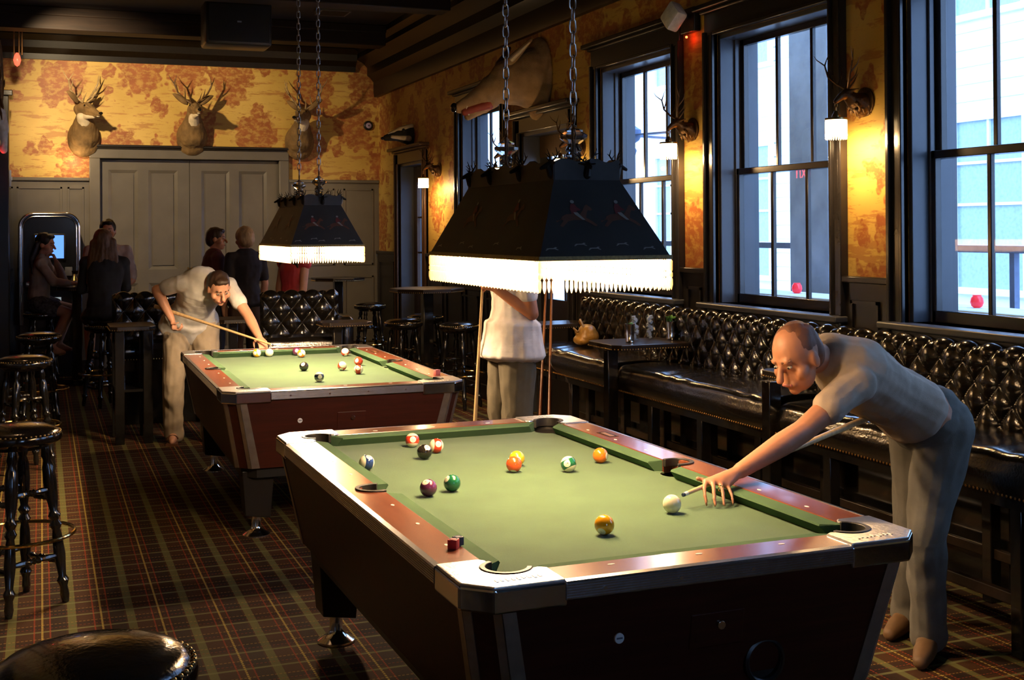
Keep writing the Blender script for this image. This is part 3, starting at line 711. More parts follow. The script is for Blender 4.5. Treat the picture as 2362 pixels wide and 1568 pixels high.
def chalk(loc, rz, m, lab, s=.023, cup=True):
    c = thing('chalk_cube', lab, 'chalk', loc, rz); b = B(); b.rounded(-s / 2, s / 2, -s / 2, s / 2, 0, s, .0015); obj('paper_wrap', b, m, c)
    b = B(); b.lathe([(s * .44, s - .001), (s * .43, s + .0008), (s * .2, s - .001), (0, s - .003)], 16); obj('chalk_face', b, CHALKB if cup else mat('pink_chalk', (.8, .5, .4), .9), c)
chalk((1.005, 3.05, .7985), .9, CHALKR, 'red chalk cube nearest the corner cap on the near pool table rail', .025)
chalk((1.027, 3.078, .7985), .3, mat('dark_blue_chalk_paper', (.035, .045, .09), .6), 'dark blue chalk cube just behind the red one on the rail', .023)
chalk((2.125, 6.735, .7985), .2, mat('pink_chalk_paper', (.62, .16, .15), .6), 'pink red chalk cube on the right rail of the farther pool table', .03)

# ------------------------------------------------------------------ balls
BR_ = .0286
CAMP = Vector((0, 0, 1.632))
def ball(x, y, col, lab, stripe=False, spot=(.2, .3), pole=(0, 1), num=None, grp=None, plain=False, name=None):
    loc = Vector((x, y, .757 + BR_)); tcam = (CAMP - loc).normalized(); r = Vector((0, 0, 1)).cross(tcam).normalized(); u = tcam.cross(r)
    def dirv(a, c): 
        q = max(0, 1 - a * a - c * c); return (r * a + u * c + tcam * math.sqrt(q)).normalized()
    X = dirv(*spot); Zp = dirv(*pole); Zp = (Zp - X * X.dot(Zp))
    if Zp.length < .05: Zp = X.orthogonal()
    Zp.normalize(); Y = Zp.cross(X)
    key = 'ball_%s' % ('cue' if plain else '%s_%s' % (name, 'stripe' if stripe else 'solid'))
    if key not in MATS: MATS[key] = ballmat(key, col, stripe, plain)
    b = B(); bmesh.ops.create_icosphere(b.bm, subdivisions=4, radius=BR_)
    o = obj('cue_ball' if plain else 'billiard_ball', b, MATS[key], ang=180); o.location = loc
    o.rotation_euler = Matrix((X, Y, Zp)).transposed().to_euler()
    tag(o, lab, 'ball', grp)
    if num:
        cu = bpy.data.curves.new('n', 'FONT'); cu.body = num; cu.size = .011; cu.align_x = 'CENTER'; cu.align_y = 'CENTER'
        to = bpy.data.objects.new('n', cu); COL.objects.link(to); bpy.context.view_layer.update()
        me = bpy.data.meshes.new_from_object(to.evaluated_get(bpy.context.evaluated_depsgraph_get())); bpy.data.objects.remove(to)
        for v in me.vertices:
            p = Vector((BR_, v.co.x, v.co.y)); v.co = p.normalized() * (BR_ * 1.004)
        obj('ball_number', me, mat('black_number_ink', (.01, .01, .01), .3), o)
G1, G2 = 'balls on the near pool table', 'balls on the farther pool table'
RED, ORG, YEL, PUR, GRN, BLU, BLK = (.52, .045, .02), (.80, .17, .015), (.80, .42, .02), (.10, .02, .07), (.01, .10, .045), (.015, .035, .13), (.012, .010, .008)
ball(1.395, 4.755, RED, 'red striped ball with a white top, farthest back of the balls on the near table', True, (.1, .1), (.05, .85), '11', G1, name='red')
ball(1.446, 4.594, RED, 'red striped ball with an upright band touching behind the black ball on the near table', True, (.3, .25), (-.85, .15), '15', G1, name='red')
ball(1.364, 4.486, BLK, 'black eight ball on the near pool table', False, (.42, .62), (-.5, .5), '8', G1, name='black')
ball(1.106, 4.36, BLU, 'blue striped ball near the left cushion of the near pool table', True, (.35, .75), (-.8, .25), '10', G1, name='blue')
ball(1.185, 3.856, PUR, 'purple solid ball beside the dark green one on the near pool table', False, (-.32, .72), (0, 1), '4', G1, name='purple')
ball(1.281, 3.898, GRN, 'dark green solid ball beside the purple one on the near pool table', False, (-.68, .52), (0, 1), '6', G1, name='green')
ball(1.640, 4.222, YEL, 'yellow ball peeking from behind the orange red ball on the near table', False, (.1, -.2), (0, 1), None, G1, name='yellow')
ball(1.590, 4.123, (.78, .09, .02), 'orange red solid ball hiding a yellow one on the near pool table', False, (-.1, -.95), (0, 1), None, G1, name='scarlet')
ball(1.773, 4.051, GRN, 'green striped ball between the two orange balls on the near pool table', True, (-.2, .05), (-.42, .62), '14', G1, name='green')
ball(1.951, 4.16, ORG, 'bright orange solid ball nearest the right cushion of the near table', False, (.93, -.05), (0, 1), '5', G1, name='orange')
ball(1.503, 3.181, (.74, .33, .012), 'golden yellow solid ball at the front of the near pool table', False, (-.32, -.72), (0, 1), '1', G1, name='gold')
ball(1.809, 3.342, (1, 1, 1), 'white cue ball in front of the bridge hand on the near table', plain=True, grp=None)
ball(1.396, 8.570, (.85, .40, .02), 'yellow striped ball nearest the player\'s hand on the farther table', True, (-.5, .0), (.75, .3), None, G2, name='yel')
ball(1.482, 8.566, (1, 1, 1), 'white cue ball beside the yellow striped ball on the farther table', plain=True)
ball(1.672, 8.568, PUR, 'purple ball behind the orange striped one on the farther pool table', False, (.1, .2), (0, 1), None, G2, name='purple')
ball(1.676, 8.415, (.85, .22, .02), 'orange striped ball in front of the purple one on the farther table', True, (-.3, -.2), (.7, .5), None, G2, name='ora')
ball(1.975, 8.378, RED, 'almost all white striped ball at the back right of the farther table', True, (.2, -.8), (.1, .15), None, G2, name='red')
ball(1.530, 7.603, BLK, 'black eight ball on the farther pool table', False, (-.25, .5), (0, 1), '8', G2, name='black')
ball(1.755, 7.528, RED, 'red striped ball showing mostly white on the farther pool table', True, (-.2, -.75), (.35, .7), None, G2, name='red')
ball(1.917, 7.758, RED, 'red solid ball above another red striped one on the farther table', False, (-.45, .15), (0, 1), None, G2, name='red')
ball(1.803, 7.299, RED, 'red striped ball with a slanting band nearest the solid red ball on the farther table', True, (-.1, .3), (.9, .05), None, G2, name='red')
ball(1.502, 7.025, (.01, .015, .04), 'navy striped ball at the front of the farther pool table', True, (.2, .0), (.1, .85), None, G2, name='navy')
# ------------------------------------------------------------------ hanging pool lamps
SHADE = mat('dark_printed_shade', (.042, .038, .034), rough=.6, var=.35, nscale=3)
GALL = mat('dark_grey_shade_band', (.055, .052, .05), rough=.6)
SHIN = mat('cream_shade_lining', (.75, .62, .42), rough=.8)
GOLDT = mat('dull_gold_braid', (.30, .24, .10), rough=.6, var=.3, nscale=120)
def chain(b, x, y, z0, z1, L=.045, w=.013, r=.0027):
    k = 0; z = z0
    while z < z1:
        pts = []
        for i in range(12):
            a = 2 * PI * i / 12; s, c = math.sin(a), math.cos(a)
            px = w * .8 * c; pz = (L / 2 - w * .8) * (1 if s > 0 else -1) * (1 if abs(s) > .3 else abs(s) / .3) + w * .8 * s
            pts.append((x + (px if k % 2 else 0), y + (0 if k % 2 else px), z + L / 2 + pz))
        b.tube(pts, r, 6, closed=True); z += L - 2.6 * r; k += 1
def stag_small(b, M, s=1.0):
    """little bronze stag head with antlers, looking along +X of M"""
    def P(x, y, z): return M @ Vector((x * s, y * s, z * s))
    b.cap(P(0, 0, 0), P(.012, 0, .028), .016 * s, .011 * s, 8); b.cap(P(.010, 0, .036), P(.040, 0, .022), .011 * s, .006 * s, 8)
    b.cap(P(.004, .010, .036), P(.002, .032, .040), .005 * s, .003 * s, 6); b.cap(P(.004, -.010, .036), P(.002, -.032, .040), .005 * s, .003 * s, 6)
    for q in (-1, 1):
        pts = [P(.002, q * .006, .044), P(-.006, q * .022, .058), P(-.008, q * .036, .072), P(0, q * .040, .094)]
        b.tube(pts, [.0035 * s, .003 * s, .0026 * s, .0012 * s], 5)
        b.tube([pts[1], P(.010, q * .030, .076)], [.0026 * s, .001 * s], 5); b.tube([pts[2], P(-.006, q * .056, .080)], [.0026 * s, .001 * s], 5)
        b.tube([pts[0], P(.016, q * .010, .062)], [.0026 * s, .001 * s], 5)
def silhouette(kind):
    if kind == 'horse':
        return [(0, .30), (.06, .42), (.20, .50), (.45, .52), (.60, .50), (.70, .62), (.80, .80), (.86, .84), (.96, .74), (1.0, .66), (.94, .62), (.86, .64), (.80, .52), (.76, .38), (.92, .26), (1.05, .12), (.98, .08), (.84, .20), (.68, .30), (.40, .30), (.22, .26), (.02, .06), (-.06, .10), (.08, .28), (.02, .34), (-.12, .22), (-.14, .28)]
    if kind == 'rider': return [(.36, .52), (.34, .70), (.40, .86), (.50, .86), (.56, .74), (.66, .66), (.62, .62), (.52, .62), (.54, .52)]
    if kind == 'leg': return [(.42, .56), (.54, .56), (.66, .38), (.72, .30), (.64, .30), (.56, .38), (.46, .48)]
    if kind == 'head': return arc(.45, .93, .06, 0, 2 * PI, 10)[:-1]
    return [(0, .1), (.12, .16), (.5, .17), (.62, .24), (.74, .20), (.64, .14), (.80, .02), (.74, 0), (.56, .09), (.2, .09), (.02, -.02), (-.04, 0), (.08, .1)]
def pool_lamp(loc, label, back):
    t = thing('pool_table_lamp', label, 'hanging lamp', loc)
    w, l, w2, l2, z0, z1 = .217, .54, .110, .40, 1.545, 1.788
    b = B(); o = [(-w, -l), (w, -l), (w, l), (-w, l)]; i = [(-w2, -l2), (w2, -l2), (w2, l2), (-w2, l2)]
    A = b.vs([(*p, z0) for p in o]); C = b.vs([(*p, z1) for p in i])
    th = .006; A2 = b.vs([(p[0] - math.copysign(th, p[0]), p[1] - math.copysign(th, p[1]), z0) for p in o]); C2 = b.vs([(p[0] - math.copysign(th, p[0]), p[1] - math.copysign(th, p[1]), z1 - .004) for p in i])
    for k in range(4): j = (k + 1) % 4; b.face([A[k], A[j], C[j], C[k]]); b.face([A2[j], A2[k], C2[k], C2[j]]); b.face([A[j], A[k], A2[k], A2[j]])
    b.face(C2); me = b.mesh('shade', smooth=False, fix=False)
    sh = obj('shade', me, [SHADE, SHIN], t)
    for pl in me.polygons: pl.material_index = 1 if pl.index % 3 == 1 or pl.index == 12 else 0
    # printed hunting scene on the faces
    hc = mat('brown_horse_print', (.14, .055, .03), .6); rc = mat('red_rider_print', (.17, .03, .03), .6); wc = mat('pale_hound_print', (.32, .30, .26), .6)
    def on_face(pts, u0, v0, s, side, m, lift):
        # side 0: end face towards -Y, 2: side face towards -X ; u across 0..1, v up 0..1
        b = B(); vv = []
        for px, py in pts:
            u = u0 + px * s; v = v0 + py * s * (.434 / .28 if side == 0 else 1.08 / .28) * .9; zz = z0 + (z1 - z0) * v
            if side == 0: hw = w + (w2 - w) * v; vv.append((-hw * 0 + (u - .5) * 2 * w, -(l + (l2 - l) * v) - lift, zz + lift * .6))
            else: vv.append((-(w + (w2 - w) * v) - lift, (.5 - u) * 2 * l, zz + lift * .6))
        b.face(b.vs(vv)); return b
    for side, sc_, us in ((0, .26, (.22, .56)), (2, .115, (.25, .62))):
        for u0 in us:
            v0 = .36
            sc1 = obj('printed_horse', on_face(silhouette('horse'), u0, v0, sc_, side, hc, .0012), hc, sh, smooth=False, fix=False)
            obj('printed_rider', on_face(silhouette('rider'), u0, v0, sc_, side, rc, .0018), rc, sh, smooth=False, fix=False)
            obj('printed_rider', on_face(silhouette('leg'), u0, v0, sc_, side, wc, .0022), wc, sh, smooth=False, fix=False)
            obj('printed_rider', on_face(silhouette('head'), u0, v0, sc_, side, wc, .0022), wc, sh, smooth=False, fix=False)
        for k, u0 in enumerate((.06, .28, .38, .60, .80)): obj('printed_hound', on_face(silhouette('hound'), u0, .10 + .05 * (k % 2), sc_ * .45, side, wc, .0012), wc, sh, smooth=False, fix=False)
    # braid, band, fringe
    b = B()
    for s in (-1, 1): b.box(-w - .003, w + .003, s * l - .003, s * l + .003, z0 - .006, z0 + .007); b.box(s * w - .003, s * w + .003, -l, l, z0 - .006, z0 + .007)
    obj('gold_braid', b, GOLDT, t)
    b = B(); hh = .052
    for s in (-1, 1):
        for (ax, n, ln) in (('x', 9, w2), ('y', 25, l2)):
            pts = []
            for k in range(n + 1):
                p = -ln + 2 * ln * k / n; pts.append((p, hh + (.010 if k % 4 in (1, 2) else 0)))
            for (p, h1), (q, h2) in zip(pts, pts[1:]):
                if ax == 'x': b.hexa([(p, s * l2 - .003, z1 - .004), (q, s * l2 - .003, z1 - .004), (q, s * l2 + .003, z1 - .004), (p, s * l2 + .003, z1 - .004), (p, s * l2 - .003, z1 + h1), (q, s * l2 - .003, z1 + h2), (q, s * l2 + .003, z1 + h2), (p, s * l2 + .003, z1 + h1)])
                else: b.hexa([(s * w2 - .003, p, z1 - .004), (s * w2 + .003, p, z1 - .004), (s * w2 + .003, q, z1 - .004), (s * w2 - .003, q, z1 - .004), (s * w2 - .003, p, z1 + h1), (s * w2 + .003, p, z1 + h1), (s * w2 + .003, q, z1 + h2), (s * w2 - .003, q, z1 + h2)])
    obj('gallery_band', b, GALL, t, smooth=False)
    b = B()
    for s in (-1, 1):
        for ln, ax in ((w, 0), (l, 1)):
            n = int(2 * ln / .0142)
            for k in range(n + 1):
                p = -ln + 2 * ln * k / n; c = (p, s * l) if ax == 0 else (s * w, p); dz = .012 if k % 2 else 0
                M = Matrix.Translation((c[0], c[1], z0 - .006))
                b.lathe([(.0008, 0), (.0048, -.006), (.0048, -.034), (.002, -.037), (.0052, -.043), (.0052, -.052), (.002, -.056), (.0050, -.062), (.0056, -.078 - dz * .3), (.0020, -.092 - dz * .2), (0, -.094 - dz * .2)], 6, M, cap=False)
    tag(obj('bead_fringe', b, BEADS, t), kind='stuff')
    # bulbs and their crossbar
    b = B(); b.seg((0, -.42, 1.72), (0, .42, 1.72), .008); b.seg((0, -.3, 1.72), (0, -.3, 1.79), .006); b.seg((0, .3, 1.72), (0, .3, 1.79), .006); obj('bulb_bar', b, BRASS, t)
    for y in (-.34, 0, .34):
        b = B(); b.lathe([(.012, 1.72), (.013, 1.69), (.018, 1.665)], 12, Matrix.Translation((0, y, 0))); obj('socket', b, BRASS, t)
    for y in (-.30, .30):
        b = B(); b.seg((0, y, z1 - .02), (0, y, z1 + .05), .03, .022); b.seg((0, y, z1 + .03), (0, y, z1 + .058), .040, .036); obj('chain_base', b, IRON, t)
        b = B(); b.lathe([(.018, 0), (.026, .004), (.020, .014), (.027, .020), (.020, .030), (.028, .036), (.018, .052), (.020, .056), (.044, .074), (.046, .084), (.030, .094), (.030, .100), (.012, .108), (.010, .115)], 10, Matrix.Translation((0, y, z1 + .058)))
        obj('crystal_finial', b, CRYST, t, smooth=False)
        b = B(); b.seg((0, y, z1 + .055), (0, y, z1 + .18), .004); b.tube([(0, y + .010 * math.cos(a), z1 + .195 + .016 * math.sin(a)) for a in [2 * PI * k / 12 for k in range(12)]], .003, 6, True); obj('finial_rod', b, BRONZE, t)
        b = B(); chain(b, 0, y, z1 + .20, ZC - .02); obj('chain', b, STEEL, t)
        b = B(); b.lathe([(0, ZC), (.05, ZC), (.045, ZC - .02), (.012, ZC - .03)], 16, Matrix.Translation((0, y, 0))); obj('ceiling_hook', b, IRON, t)
    for (x, y, a) in [(-w2, -l2 + .02, PI), (w2, -l2 + .02, 0), (0, -l2, -PI / 2), (-w2, -.12, PI), (-w2, .16, PI), (-w2, l2 - .02, PI), (w2, -.12, 0), (w2, .16, 0), (w2, l2 - .02, 0), (0, l2, PI / 2)]:
        b = B(); stag_small(b, Matrix.Translation((x, y, z1 + .012)) @ Matrix.Rotation(a, 4, 'Z'), .88); obj('stag_ornament', b, IRON, t)
    for (x, y) in ((-.05, -.1), (.06, -.2), (.02, .22)):
        b = B(); b.lathe([(0, 0), (.018, .004), (.022, .016), (.016, .030), (0, .036)], 12, Matrix.Translation((x, y, z1 + .02))); obj('amber_glass_jewel', b, mat('amber_glass', (.8, .35, .05), .1, emis=(1, .5, .12), estr=1.5), t)
    return t
pool_lamp((1.578, 3.85, 0), 'big dark pyramid pool lamp with hunting print and glowing bead fringe over the near table', 0)
pool_lamp((1.565, 7.60, 0), 'farther dark pyramid pool lamp glowing over the table beside the booths', 1)

# ------------------------------------------------------------------ stag sconces
LGLASS = mat('glowing_sconce_glass', (.9, .7, .4), rough=.4, emis=(1, .66, .30), estr=16)
def antler(b, M, side, s=1.0, r=.006, n=4, spread=.6, n6=6):
    def P(x, y, z): return M @ Vector((x * s, side * y * s, z * s))
    main = [P(0, 0, 0), P(-.03, .06 * spread / .6, .05), P(-.05, .13 * spread / .6, .13), P(-.03, .17 * spread / .6, .23), P(.02, .15 * spread / .6, .32)]
    b.tube(main, [r, r * .95, r * .85, r * .65, r * .15], n6)
    b.tube([main[0], P(.05, .03, .05), P(.10, .04, .11)], [r * .8, r * .55, r * .12], n6)
    b.tube([main[1], P(.04, .08, .10), P(.07, .09, .16)], [r * .75, r * .55, r * .1], n6)
    b.tube([main[2], P(.01, .17, .19), P(.04, .19, .25)], [r * .7, r * .5, r * .1], n6)
    if n > 3: b.tube([main[3], P(-.06, .22, .29), P(-.07, .24, .34)], [r * .6, r * .4, r * .1], n6)
def sconce():
    t = thing('stag_sconce', 'x', 'wall lamp')
    b = B(); b.lathe([(0, 0), (.075, 0), (.078, .010), (.06, .016), (0, .02)], 20, Matrix.Translation((0, 0, 0)) @ Matrix.Rotation(-PI / 2, 4, 'Y')); obj('wall_plate', b, BRONZE, t)
    b = B(); b.cap((-.01, 0, -.01), (-.075, 0, .008), .062, .042, 14); b.cap((-.075, 0, .008), (-.115, 0, .035), .042, .030, 12); b.cap((-.02, 0, -.045), (-.06, 0, -.03), .035, .03, 10)
    b.cap((-.115, 0, .040), (-.150, 0, .026), .030, .021, 12); b.cap((-.150, 0, .026), (-.186, 0, -.002), .021, .013, 10)
    for q in (-1, 1): b.cap((-.108, q * .022, .055), (-.088, q * .062, .062), .010, .004, 8); b.ell((-.140, q * .020, .040), .006)
    rnd = random.Random(5)
    for k in range(26): a = rnd.uniform(-2.2, 2.2); x = rnd.uniform(-.09, -.015); r_ = .062 * (1 - (-x) * 4); b.cap((x, math.sin(a) * (r_ + .008) * .9, -.01 - math.cos(a) * (r_ + .008) * .8), (x + .012, math.sin(a) * r_, -.035 - math.cos(a) * r_), .008, .003, 5)
    o_h = remeshed('stag_head', b, .0042, BRONZE, t, 2)
    for v in o_h.data.vertices: v.co.x = min(v.co.x, -.002)
    for q in (-1, 1):
        b = B(); antler(b, Matrix.Translation((-.115, q * .012, .065)) @ Matrix.Rotation(-.25, 4, 'Y'), q, .62, .0065); obj('antler', b, BRONZE, t)
    b = B(); b.tube([(-.186, 0, -.008 - .013 + .013 * math.cos(a)) if False else (-.186 + .002, .011 * math.sin(a), -.020 + .013 * math.cos(a)) for a in [2 * PI * k / 14 for k in range(14)]], .0022, 6, True); obj('hanging_ring', b, BRASS, t)
    b = B(); b.seg((-.184, 0, -.03), (-.184, 0, -.055), .004); b.lathe([(.010, -.05), (.014, -.062), (.020, -.070), (.022, -.082), (.058, -.088), (.060, -.098), (.0, -.098)], 20, Matrix.Translation((-.184, 0, 0))); obj('lantern_cap', b, BRASS, t)
    b = B(); b.lathe([(.054, -.098), (.056, -.105), (.056, -.17), (.050, -.176)], 24, Matrix.Translation((-.184, 0, 0)), cap=False); lg = obj('lantern_glass', b, LGLASS, t)
    b = B()
    for k in range(26): a = 2 * PI * k / 26; b.lathe([(.0015, 0), (.0042, -.006), (.0042, -.016), (.0015, -.020), (.004, -.026), (0, -.034)], 5, Matrix.Translation((-.184 + .053 * math.cos(a), .053 * math.sin(a), -.165)), cap=False)
    tag(obj('bead_fringe', b, LGLASS, t), kind='stuff'); return t
s0 = sconce()
SC = [(5.29, 'stag head wall lamp between the two rightmost windows'), (7.10, 'stag head wall lamp on the wallpaper strip under the square glass light'),
      (8.88, 'stag head wall lamp seen just above the near pool lamp beside the entrance door'), (10.37, 'stag head wall lamp in front of the window below the boar head'),
      (12.60, 'stag head wall lamp beside the narrow door in the far corner')]
for k, (y, lab) in enumerate(SC):
    o = s0 if k == 0 else dup(s0)
    o.location = (XR, y, 2.285); tag(o, lab, 'wall lamp', 'stag head wall lamps')
# ------------------------------------------------------------------ animal mounts
def wrinkle0(me):
    me.update(); ns = [v.normal.copy() for v in me.vertices]
    for v, n in zip(me.vertices, ns): v.co += n * (noise.noise(Vector((v.co.x * 30, v.co.y * 30, v.co.z * 9))) * .006)
def deer(loc, yaw, label, group, s=1.0, wide=1.0, am=ANTL, pitch=0.0, lean=0.0):
    """shoulder mount on the back wall facing -Y; yaw turns the head"""
    t = thing('deer_head', label, 'deer head', loc, 0, group)
    Hd = Matrix.Translation((0, -.30, .16)) @ Matrix.Rotation(yaw, 4, 'Z') @ Matrix.Rotation(pitch, 4, 'X')
    H = lambda x, y, z: Hd @ Vector((x * 1.2, y * 1.2, z * 1.2))
    b = B(); b.ell((0, -.04, -.17), (.185, .10, .22), u=20, v=12); b.cap((0, -.06, -.14), (0, -.15, -.02), .175, .125, 18); b.cap((0, -.15, -.02), (0, -.22, .08), .125, .085, 16)
    b.cap((0, -.22, .08), H(0, .06, -.01), .078, .068, 16); b.cap((0, -.02, -.28), (0, -.10, -.16), .09, .09, 14)
    b.cap(H(0, .03, .0), H(0, -.05, .0), .070, .060, 16); b.cap(H(0, -.05, -.004), H(0, -.15, -.045), .052, .034, 14); b.cap(H(0, -.15, -.045), H(0, -.185, -.058), .034, .027, 12)
    b.cap(H(0, -.03, -.045), H(0, -.15, -.072), .040, .022, 12)
    for q in (-1, 1): b.cap(H(q * .045, -.055, .022), H(q * .038, -.10, .0), .018, .012, 8)
    body = remeshed('neck_and_head', b, .0085, FUR, t, 4)
    for v in body.data.vertices: v.co.y = min(v.co.y, -.002)
    wrinkle0(body.data)
    b = B(); b.cap(H(0, .03, -.085), (0, -.215, .0), .060, .074, 12); b.cap((0, -.215, .0), (0, -.225, -.05), .070, .04, 12); b.cap(H(0, -.02, -.078), H(0, -.12, -.083), .036, .022, 10); b.ell(H(0, -.178, -.080), (.022, .018, .010)); remeshed('white_throat', b, .007, FURW, body, 3)
    b = B(); b.ell(H(0, -.212, -.050), (.024, .014, .018)); remeshed('nose', b, .004, EYE, body, 1)
    for q in (-1, 1):
        b = B(); b.ell(H(q * .054, -.058, .020), .0125); obj('eye', b, EYE, body)
        b = B()
        def ear(u, v):
            a = (v - .5) * PI * .9; L = .17; r = .038 * math.sin(PI * min(1, u * .92 + .08)) ** .7 * (1 - u * .25)
            return H(q * (.055 + L * u * .86), .02 - math.cos(a) * r * .7 + .01, .055 + L * u * .52 + math.sin(a) * r)
        b.grid(10, 8, ear); e = obj('ear', b, FUR, body, fix=False); md = e.modifiers.new('s', 'SOLIDIFY'); md.thickness = .008; md.offset = 0
        b = B(); antler(b, Hd @ Matrix.Translation((q * .030, .0, .062)) @ Matrix.Rotation(-PI / 2, 4, 'Z') , -q if False else q, 1.02 * wide, .0135, 4, .66); obj('antler', b, am, t)
    return t
GD = 'deer heads on the back wall'
deer((.47, YB, 2.90), .75, 'deer head with pale antlers, leftmost, turned to the right showing its white throat', GD, pitch=.05)
deer((1.70, YB, 2.93), .12, 'deer head with dark rounded antlers above the middle of the double doors', GD, am=ANTLD, pitch=-.1)
deer((3.00, YB, 2.90), -.65, 'deer head with many pointed antlers hanging behind the lamp chains', GD, wide=1.08)

# boar-like head with open mouth on the right wall
t = thing('boar_head', 'large tan boar head mount with open mouth above the entrance door', 'animal head', (XR, 9.75, 2.93))
b = B(); b.ell((-.02, 0, 0), (.10, .30, .36), u=20, v=14); b.cap((-.04, 0, .0), (-.25, .04, -.03), .27, .20, 20); b.cap((-.25, .04, -.03), (-.40, .09, -.10), .18, .13, 18)
b.cap((-.40, .09, -.10), (-.58, .16, -.20), .115, .068, 16); b.cap((-.58, .16, -.20), (-.66, .19, -.245), .066, .055, 14); b.cap((-.40, .09, -.20), (-.60, .16, -.325), .062, .036, 12)
for q in (-1, 1): b.cap((-.42, .09 + q * .08, -.04), (-.50, .12 + q * .06, -.09), .03, .02, 8)
bd = remeshed('neck_and_head', b, .012, FURG, t, 4)
for v in bd.data.vertices: v.co.x = min(v.co.x, -.002)
wrinkle0(bd.data)
b = B(); b.ell((-.712, .205, -.250), (.030, .050, .042)); obj('snout', b, EYE, bd)
b = B(); b.cap((-.44, .085, -.225), (-.63, .150, -.290), .052, .034, 10); obj('open_mouth', b, mat('dark_red_mouth', (.28, .05, .03), .5), bd)
for q in (-1, 1):
    b = B(); b.tube([(-.60, .165 + q * .035, -.315), (-.63, .175 + q * .05, -.28), (-.62, .175 + q * .055, -.235)], [.010, .008, .002], 8); obj('tusk', b, BONE, bd)
    b = B(); b.ell((-.475, .105 + q * .085, -.075), .013); obj('eye', b, EYE, bd)
    b = B(); b.cap((-.30, .05 + q * .13, .13), (-.16, .05 + q * .25, .30), .045, .016, 10); e = remeshed('ear', b, .008, FURG, bd, 2)
    b = B(); b.cap((-.30, .05 + q * .165, .14), (-.18, .05 + q * .265, .275), .022, .008, 8); obj('ear_lining', b, FURW, e) if False else obj('ear_lining', b, FURW, bd)

t = thing('badger_head', 'small black and white badger head above the narrow far corner door', 'animal head', (XR, 13.65, 2.73))
b = B(); b.cap((-.01, 0, 0), (-.14, .02, .01), .12, .085, 16); b.cap((-.14, .02, .01), (-.30, .05, -.03), .08, .035, 14); bd = remeshed('head', b, .009, mat('black_badger_fur', (.02, .018, .016), .9, bump=.4), t, 3)
b = B(); b.cap((-.02, -.05, .100), (-.14, -.03, .070), .036, .034, 8); b.cap((-.14, -.03, .070), (-.27, .03, .015), .034, .016, 8); b.cap((-.06, -.09, -.04), (-.24, -.01, -.02), .035, .02, 8); remeshed('white_stripe', b, .007, FURW, bd, 2)
b = B(); b.ell((-.338, .058, -.035), .018); obj('nose', b, EYE, bd)
for q in (-1, 1): b = B(); b.ell((-.12, .02 + q * .085, .05), (.02, .02, .026)); obj('ear', b, MATS['black_badger_fur'], bd)
for v in bd.data.vertices: v.co.x = min(v.co.x, -.002)

# bleached elk skull high on the left wall over the exit sign (seen mirrored in a window)
t = thing('elk_skull', 'bleached elk skull with wide antlers above the exit sign, seen mirrored in a window', 'skull', (XL, 12.62, 2.72))
b = B(); b.cap((.06, 0, .05), (.10, 0, -.10), .085, .07, 14); b.cap((.10, 0, -.10), (.12, 0, -.30), .06, .035, 12); sk_ = remeshed('skull', b, .01, BONE, t, 2)
for v in sk_.data.vertices: v.co.x = max(v.co.x, .022)
b = B(); b.prism([(-.12, .20), (.12, .20), (.10, -.25), (0, -.42), (-.10, -.25)], 0, .02); me = b.mesh('backboard', False)
me.transform(Matrix(((0, 0, 1, 0), (1, 0, 0, 0), (0, 1, 0, 0), (0, 0, 0, 1)))); obj('backboard', me, DKWOOD, t)
for q in (-1, 1):
    b = B(); P = lambda y, z, x=.08: (.055 + x * .28, q * y, z)
    m_ = [P(.05, .10), P(.16, .18, .12), P(.30, .34, .15), P(.38, .56, .13), P(.34, .80, .10)]
    b.tube(m_, [.026, .024, .021, .016, .003], 8); b.tube([m_[1], P(.22, .10, .2), P(.33, .06, .26)], [.02, .014, .003], 6); b.tube([m_[2], P(.44, .36, .2), P(.55, .44, .22)], [.018, .013, .003], 6)
    b.tube([m_[3], P(.47, .64, .14), P(.52, .78, .12)], [.014, .009, .002], 6); b.tube([m_[0], P(.10, .04, .16), P(.2, -.03, .2)], [.018, .012, .003], 6); obj('antler', b, ANTLD, t)
# exit sign
t = thing('exit_sign', 'red lit EXIT sign on the left wall, seen mirrored in a window', 'sign', (XL, 12.66, 2.29))
b = B(); b.rounded(0, .05, -.15, .15, -.11, .11, .008); obj('housing', b, mat('sign_housing', (.25, .25, .25), .5), t)
cu = bpy.data.curves.new('exit', 'FONT'); cu.body = 'EXIT'; cu.size = .16; cu.align_x = 'CENTER'; cu.align_y = 'CENTER'; cu.extrude = .003
to = bpy.data.objects.new('exit', cu); COL.objects.link(to); bpy.context.view_layer.update()
me = bpy.data.meshes.new_from_object(to.evaluated_get(bpy.context.evaluated_depsgraph_get())); bpy.data.objects.remove(to)
obj('letters', me, mat('red_exit_letters', (.8, .03, .03), emis=(1, .05, .05), estr=16), t, loc=(.054, 0, 0), rot=(PI / 2, 0, PI / 2))

